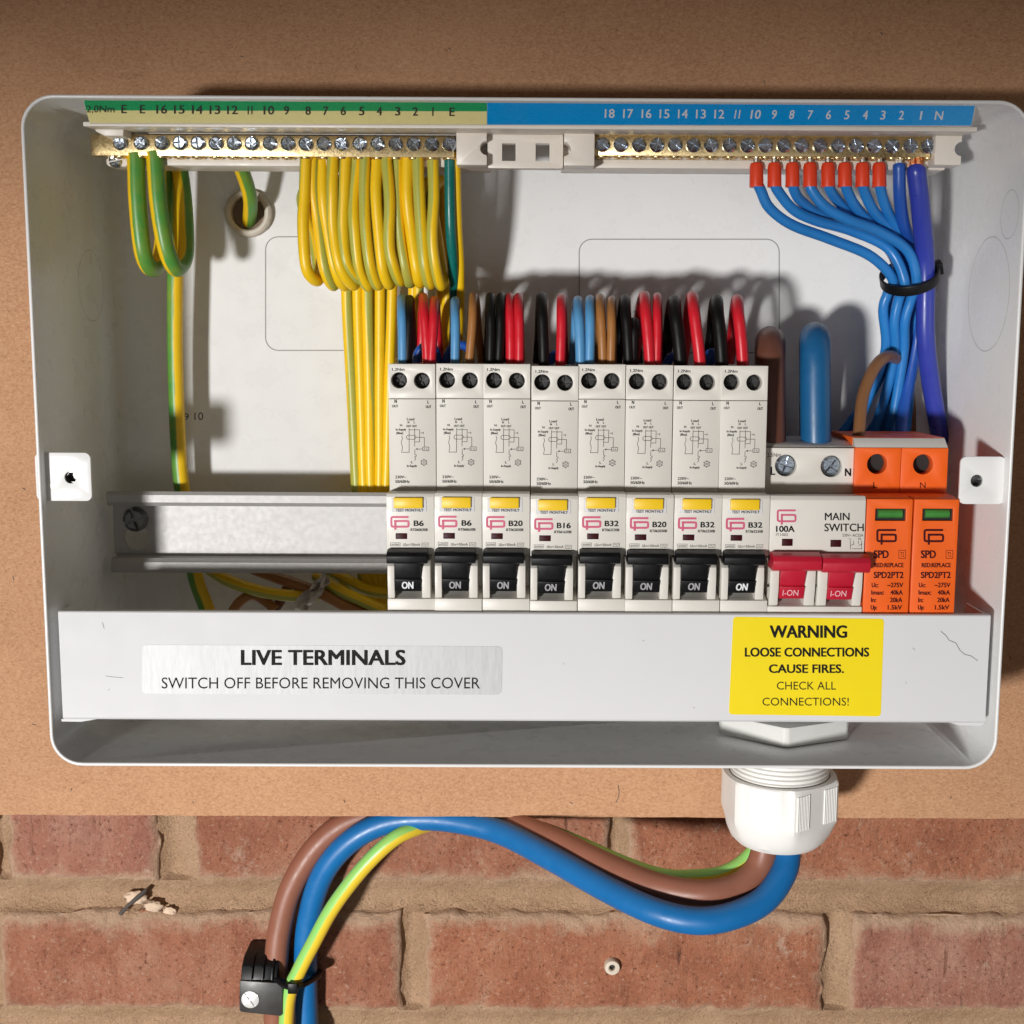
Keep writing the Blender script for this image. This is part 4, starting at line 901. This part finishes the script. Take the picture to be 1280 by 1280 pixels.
# loops over the breakers, seen edge on
LG = 'wire loops rising behind the tops of the breakers'
loops_ = [('sky', 502, 369, 503, 503, 1.7, 'light blue wire loop at the left end of the row, beside a black one'), ('black', 512, 370, 510, 516, 1.75, 'black wire loop second from the left, between a blue and a red'),
 ('red', 529, 367, 533, 526, 1.75, 'left of the two red loops above the first breaker'), ('red', 543, 371, 540, 549, 1.75, 'right of the two red loops above the first breaker'),
 ('sky', 569, 372, 569, 566, 1.7, 'light blue loop just below the teal wire'), ('tan', 592, 366, 588, 601, 1.65, 'tan loop alone between the teal wire and two black loops'),
 ('black', 613.5, 367, 613, 610, 1.8, 'left black loop of the pair above the third breaker'), ('black', 626, 367, 624, 628, 1.75, 'right black loop of the pair above the third breaker'),
 ('red', 637, 367, 638, 634, 1.8, 'left red loop of the pair above the third breaker'), ('red', 648.5, 367, 649, 650, 1.8, 'right red loop of the pair above the third breaker'),
 ('black', 677, 366, 679, 673, 2.0, 'black loop standing alone above the B16 breaker'), ('red', 702, 368, 701, 705, 1.85, 'red loop standing alone above the B16 breaker'),
 ('sky', 722.5, 371, 725, 717, 1.85, 'left light blue loop of the pair above the fifth breaker'), ('sky', 737.5, 370, 737, 739, 1.85, 'right light blue loop of the pair above the fifth breaker'),
 ('tan', 750, 368, 753, 747, 1.75, 'left tan loop of the pair above the fifth breaker'), ('tan', 764.5, 371, 764, 767, 1.65, 'right tan loop of the pair above the fifth breaker'),
 ('black', 781.5, 369, 785, 773, 2.0, 'black loop between a tan and a leaning red loop'), ('black', 793, 398, 792, 797, 1.9, 'short black loop low between the tall black and the red'),
 ('red', 806, 365, 811, 794, 2.1, 'leaning wide red loop above the sixth breaker'), ('red', 821.5, 367, 821, 824, 1.7, 'narrow upright red loop above the sixth breaker'),
 ('black', 843, 370, 849, 832, 2.4, 'wide black loop above the seventh breaker'), ('red', 866, 365, 873, 855, 2.2, 'leaning red loop with a gap above the seventh breaker'),
 ('black', 896, 369, 901, 887, 2.4, 'wide black loop above the last breaker'), ('red', 922, 369, 927, 913, 2.2, 'last red loop at the right end of the row')]
for j, (c, x, yt, xf, xb, r, lab) in enumerate(loops_):
    xf = x+(xf-x)*1.25; xb = x+(xb-x)*1.35; r *= 1.06
    h = r*3.08; Yf = 24+(j % 3)*.8
    wire(c.replace('sky', 'blue')+'_loop', [(xf, 478, Yf), (xf, 450, Yf), ((xf+x)/2+.4, 415, Yf+.4), (x+(xf-x)*.15, yt+h+16, Yf+2.5), (x, yt+h, Yf+12), (x-(x-xb)*.12, yt+h+1, Yf+25), (x-(x-xb)*.3, yt+h+14, Yf+36), ((x+xb)/2, 420, Yf+41), (xb, 470, Yf+43), (xb, 540, Yf+45)], r, M[c+'_wire'], lab, LG, n=8)
for xs_, yy, lab in ((( 517, 523, 534, 545), 433, 'dark blue lead crossing behind the first two red loops'), ((552, 562, 574, 586), 431, 'dark blue lead arching behind the light blue loop above the second breaker'), ((683, 688, 695, 699), 443, 'short dark blue lead between the black and red loops above the B16'), ((829, 834, 840, 850), 446, 'short dark blue lead under the wide black loop of the seventh breaker'), ((880, 884, 889, 893), 441, 'short dark blue lead right of the leaning red loop')):
    wire('neutral_lead', [(xs_[0], 472, 44), (xs_[1], yy+8, 42), (xs_[2], yy, 41), (xs_[3], yy+8, 42), (xs_[3]+3, 474, 44)], 1.8, M['deep_blue_wire'], lab, 'dark blue leads low behind the loops')
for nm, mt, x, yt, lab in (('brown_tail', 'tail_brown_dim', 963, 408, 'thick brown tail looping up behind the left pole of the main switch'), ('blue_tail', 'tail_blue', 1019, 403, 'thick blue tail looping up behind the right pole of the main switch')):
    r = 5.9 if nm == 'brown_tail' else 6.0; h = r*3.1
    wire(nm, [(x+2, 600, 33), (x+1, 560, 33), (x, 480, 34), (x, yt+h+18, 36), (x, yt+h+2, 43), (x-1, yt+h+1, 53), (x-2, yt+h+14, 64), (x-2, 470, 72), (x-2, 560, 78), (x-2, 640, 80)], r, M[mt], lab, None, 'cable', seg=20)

# half seen in the dark gap under the rail
DG_ = 'dim wires in the gap under the rail'
for pts, r, mt, lab in (([(262, 712, 76), (290, 728, 70), (340, 742, 66), (395, 744, 68), (440, 730, 74)], 2.6, 'earth_yellow', 'dim yellow wire running level in the dark gap under the rail'),
    ([(300, 705, 80), (345, 722, 72), (392, 738, 66), (430, 757, 62), (470, 772, 60)], 2.4, 'tan_wire', 'dim brown wire slanting down through the gap under the rail'),
    ([(395, 720, 72), (425, 738, 64), (455, 752, 60), (490, 768, 58)], 2.5, 'earth_yellow', 'dim yellow wire slanting down at the right of the plastic scrap'),
    ([(402, 708, 80), (432, 724, 72), (462, 738, 68), (500, 742, 66)], 2.5, 'earth_yellow', 'dim yellow wire curving under the rail toward the first breaker'),
    ([(285, 775, 70), (300, 752, 68), (320, 745, 72), (345, 762, 70)], 2.2, 'tan_wire', 'dim brown wire end near the green and yellow drop wire'),
    ([(330, 778, 66), (350, 752, 74), (362, 728, 80)], 2.2, 'brown_wire', 'dim dark brown wire rising behind the level yellow wire')):
    wire('slack_wire', pts, r, M[mt], lab, DG_, phase=.3)
mb = MB(); rg = random.Random(5)
vs = []
for j in range(9):
    for i in range(6):
        q = P(366+j*4.6+i*2.2, 757-j*5.2+i*2.5, 60); vs.append(q+Vector((rg.uniform(-1, 1), rg.uniform(-3, 3), rg.uniform(-1, 1))))
b0 = len(vs); vs += [v+Vector((0, .25, 0)) for v in vs[:b0]]
fs = [(j*6+i, j*6+i+1, (j+1)*6+i+1, (j+1)*6+i) for j in range(8) for i in range(5)]; fs += [tuple(b0+k for k in reversed(f)) for f in fs]
tagit(mb.add(vs, fs).build('plastic_scrap', M['scrap'], org=vs[20], flat=True, fix=False), 'crumpled pale plastic scrap among the dim wires under the rail', 'scrap')

# ------------------------------------------------------------------ gland under the case
AXY = 49.0; ga = P(973.5, 985, AXY).x; Zb = -HH
gl = thing('cable_gland', (ga, AXY, Zb-20), 'large white cable gland screwed through the bottom of the case', 'cable gland')
zn0, zn1, zn2 = P(975, 992, AXY-26).z, P(975, 1046, AXY-26).z, P(975, 1066, AXY-14).z
prof = [(20.9, 10)]; z = 0.0
thr = []
for k in range(12):
    zz = -k*1.9-.2; thr += [(20.6, zz), (20.6, zz-.7), (19.4, zz-1.1), (19.4, zz-1.5)]
MB().lathe((ga, AXY, Zb), (0, 0, 1), [(20.4, .6)]+thr+[(18.6, zn0-Zb-2)], 64).build('thread', M['gland'], gl, sharp=25)
def hexr(t, ap): 
    q = (t+math.pi/2-.09) % (math.pi/3)-math.pi/6; return ap/math.cos(q)
secs2 = [(zn0+.2, 21.0, 0), (zn0+.2, 22.6, .3), (zn0-1.0, 21.9, 1), (zn1+2, 21.9, 1), (zn1+.5, 21.9, .9), (zn1-1.6, 21.7, .6), (zn1*.55+zn2*.45, 20.9, .3), (zn1*.25+zn2*.75, 19.3, .05), (zn2+.5, 17.6, 0), (zn2, 15.8, 0), (zn2, 13.6, 0), (zn2+8, 12.8, 0)]
m_ = 96; vs = []
for zz, ap, bl in secs2:
    for k in range(m_):
        t_ = 2*math.pi*k/m_-math.pi/2
        rr_ = bl*min(hexr(t_, ap), ap*1.14)+(1-bl)*ap*(1.04 if bl else 1); vs.append((ga+rr_*math.cos(t_), AXY+rr_*math.sin(t_), zz))
MB().add(vs, [(i*m_+k, i*m_+(k+1) % m_, (i+1)*m_+(k+1) % m_, (i+1)*m_+k) for i in range(len(secs2)-1) for k in range(m_)]).build('dome_nut', M['gland'], gl, sharp=22)
MB().lathe((ga, AXY, zn2+6), (0, 0, 1), [(13.2, 0), (.2, .1)], 24).build('seal', M['grommet'], gl)
# ribbed grips on the facet that turns right
fa = math.radians(-60)+.09; nx_, ny_ = math.cos(fa), math.sin(fa); tx_, ty_ = -ny_, nx_
for u0, u1 in ((-12.2, -5.0), (3.4, 11.3)):
    pr_ = []; nr = 8
    for k in range(nr):
        for fu, hh in ((0, .05), (.2, .55), (.6, .55), (.8, .05)):
            u = u0+(u1-u0)*(k+fu)/nr; pr_.append((ga+nx_*(21.85+hh)+tx_*u, AXY+ny_*(21.85+hh)+ty_*u))
    pr_ += [(ga+nx_*21.2+tx_*u1, AXY+ny_*21.2+ty_*u1), (ga+nx_*21.2+tx_*u0, AXY+ny_*21.2+ty_*u0)]
    MB().prism_z(pr_, zn1+1.4, zn0-2.2).build('grip_panel', M['gland'], gl, flat=True)
gn = [(ga+29.5*math.cos(a), AXY+29.5*math.sin(a)) for a in [math.radians(-97+60*k+s_) for k in range(6) for s_ in (-2, 2)]]
MB().prism_z(gn, Zb+1.95, Zb+10).build('lock_nut', M['nut_grey'], gl, bevel=.5)

# ------------------------------------------------------------------ the three cables below
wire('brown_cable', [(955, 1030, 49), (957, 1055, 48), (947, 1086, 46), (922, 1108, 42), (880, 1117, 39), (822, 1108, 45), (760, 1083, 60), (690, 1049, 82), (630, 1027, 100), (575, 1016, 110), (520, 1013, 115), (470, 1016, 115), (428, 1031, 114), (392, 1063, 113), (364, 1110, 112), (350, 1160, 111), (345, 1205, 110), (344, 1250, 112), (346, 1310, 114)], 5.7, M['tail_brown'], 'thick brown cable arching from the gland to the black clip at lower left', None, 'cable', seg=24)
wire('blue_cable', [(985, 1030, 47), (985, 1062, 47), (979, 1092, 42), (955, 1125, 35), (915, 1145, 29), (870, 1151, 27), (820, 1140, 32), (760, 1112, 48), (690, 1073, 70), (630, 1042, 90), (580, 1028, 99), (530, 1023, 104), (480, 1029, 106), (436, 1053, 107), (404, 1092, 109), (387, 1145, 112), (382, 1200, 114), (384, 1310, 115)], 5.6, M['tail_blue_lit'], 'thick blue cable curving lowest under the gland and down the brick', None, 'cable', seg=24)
wire('earth_cable', [(965, 1030, 56), (950, 1055, 54), (931, 1077, 53), (905, 1092, 51), (872, 1097, 51), (830, 1096, 56), (780, 1080, 72), (700, 1045, 97), (640, 1026, 112), (590, 1022, 117), (552, 1026, 113), (515, 1037, 102), (488, 1052, 98), (453, 1086, 97), (417, 1133, 98), (391, 1180, 100), (374, 1213, 101), (361, 1245, 102), (356, 1310, 103)], 3.6, M['earth_lime'], 'lime green and yellow earth cable lying over the blue one at lower left', None, 'cable', phase=.1, seg=20)

# ------------------------------------------------------------------ clip on the brick
cb = thing('cable_clip', P(325, 1240, YB), 'black plastic tie mount screwed to the brick, holding the three cables', 'cable clip')
YF = YB-24
a, b = P(299, 1269, YF), P(352, 1226, YF)
out = [(a.x, a.z+2.2), (a.x+1, a.z+1.4), (b.x-1, a.z-.6), (b.x, a.z), (b.x+.4, b.z-1.4), (a.x+.6, b.z)]
cbm = MB().prism_y(out, YF, YF+3.2); cbm.box(a.x+1, P(331, 1240, YF).x, YF+3, YB-.5, a.z+1.6, b.z-1.6); cbm.build('clip_base', M['clip_grey'], cb, bevel=.6)
h0, h1 = P(299, 1226, YF), P(345, 1206, YF)
MB().prism_x([(YB-.5, h0.z-.2), (YF+1, h0.z-.2), (YF+4, (h0.z+h1.z)/2+1.5), (YF+9, h1.z), (YB-.5, h1.z+.5)], h0.x+.4, h1.x).build('clip_saddle', M['black'], cb, bevel=.5)
for px in (314, 328, 340):
    p = P(px, 1218, YF+1); MB().prism_x([(YF+12, h1.z+.8), (YF+7.5, h1.z+.4), (YF+2.2, (h0.z+h1.z)/2+1.5), (YF-.2, h0.z+.3), (YF+3, h0.z)], p.x-.5, p.x+.5).build('saddle_rib', M['black'], cb, bevel=.2)
p = P(313, 1249, YF); cross_screw((p.x, YF+.2, p.z), 4.2, M['zinc_bright'], cb, 'screw', .6, 1.3, .2)
sp_ = smooth_path([P(*q) for q in ((322, 1212, 106), (343, 1222, 101), (357, 1232, 97.3), (368, 1234, 96.4), (379, 1231, 98), (391, 1224, 106), (397, 1219, 112), (398, 1214, 119))], 8)
st_ = MB().tube(sp_, 2.0, 12, sq=.6).build('cable_tie', M['black'], org=sp_[0]); tagit(st_, 'black cable tie pulled over the lime earth cable at the clip', 'cable tie')
p = P(366, 1235, 95.3); MB().box(p.x-2.3, p.x+2.3, 94.2, 97.4, p.z-2.6, p.z+2.6).build('tie_head', M['black'], st_, bevel=.5)
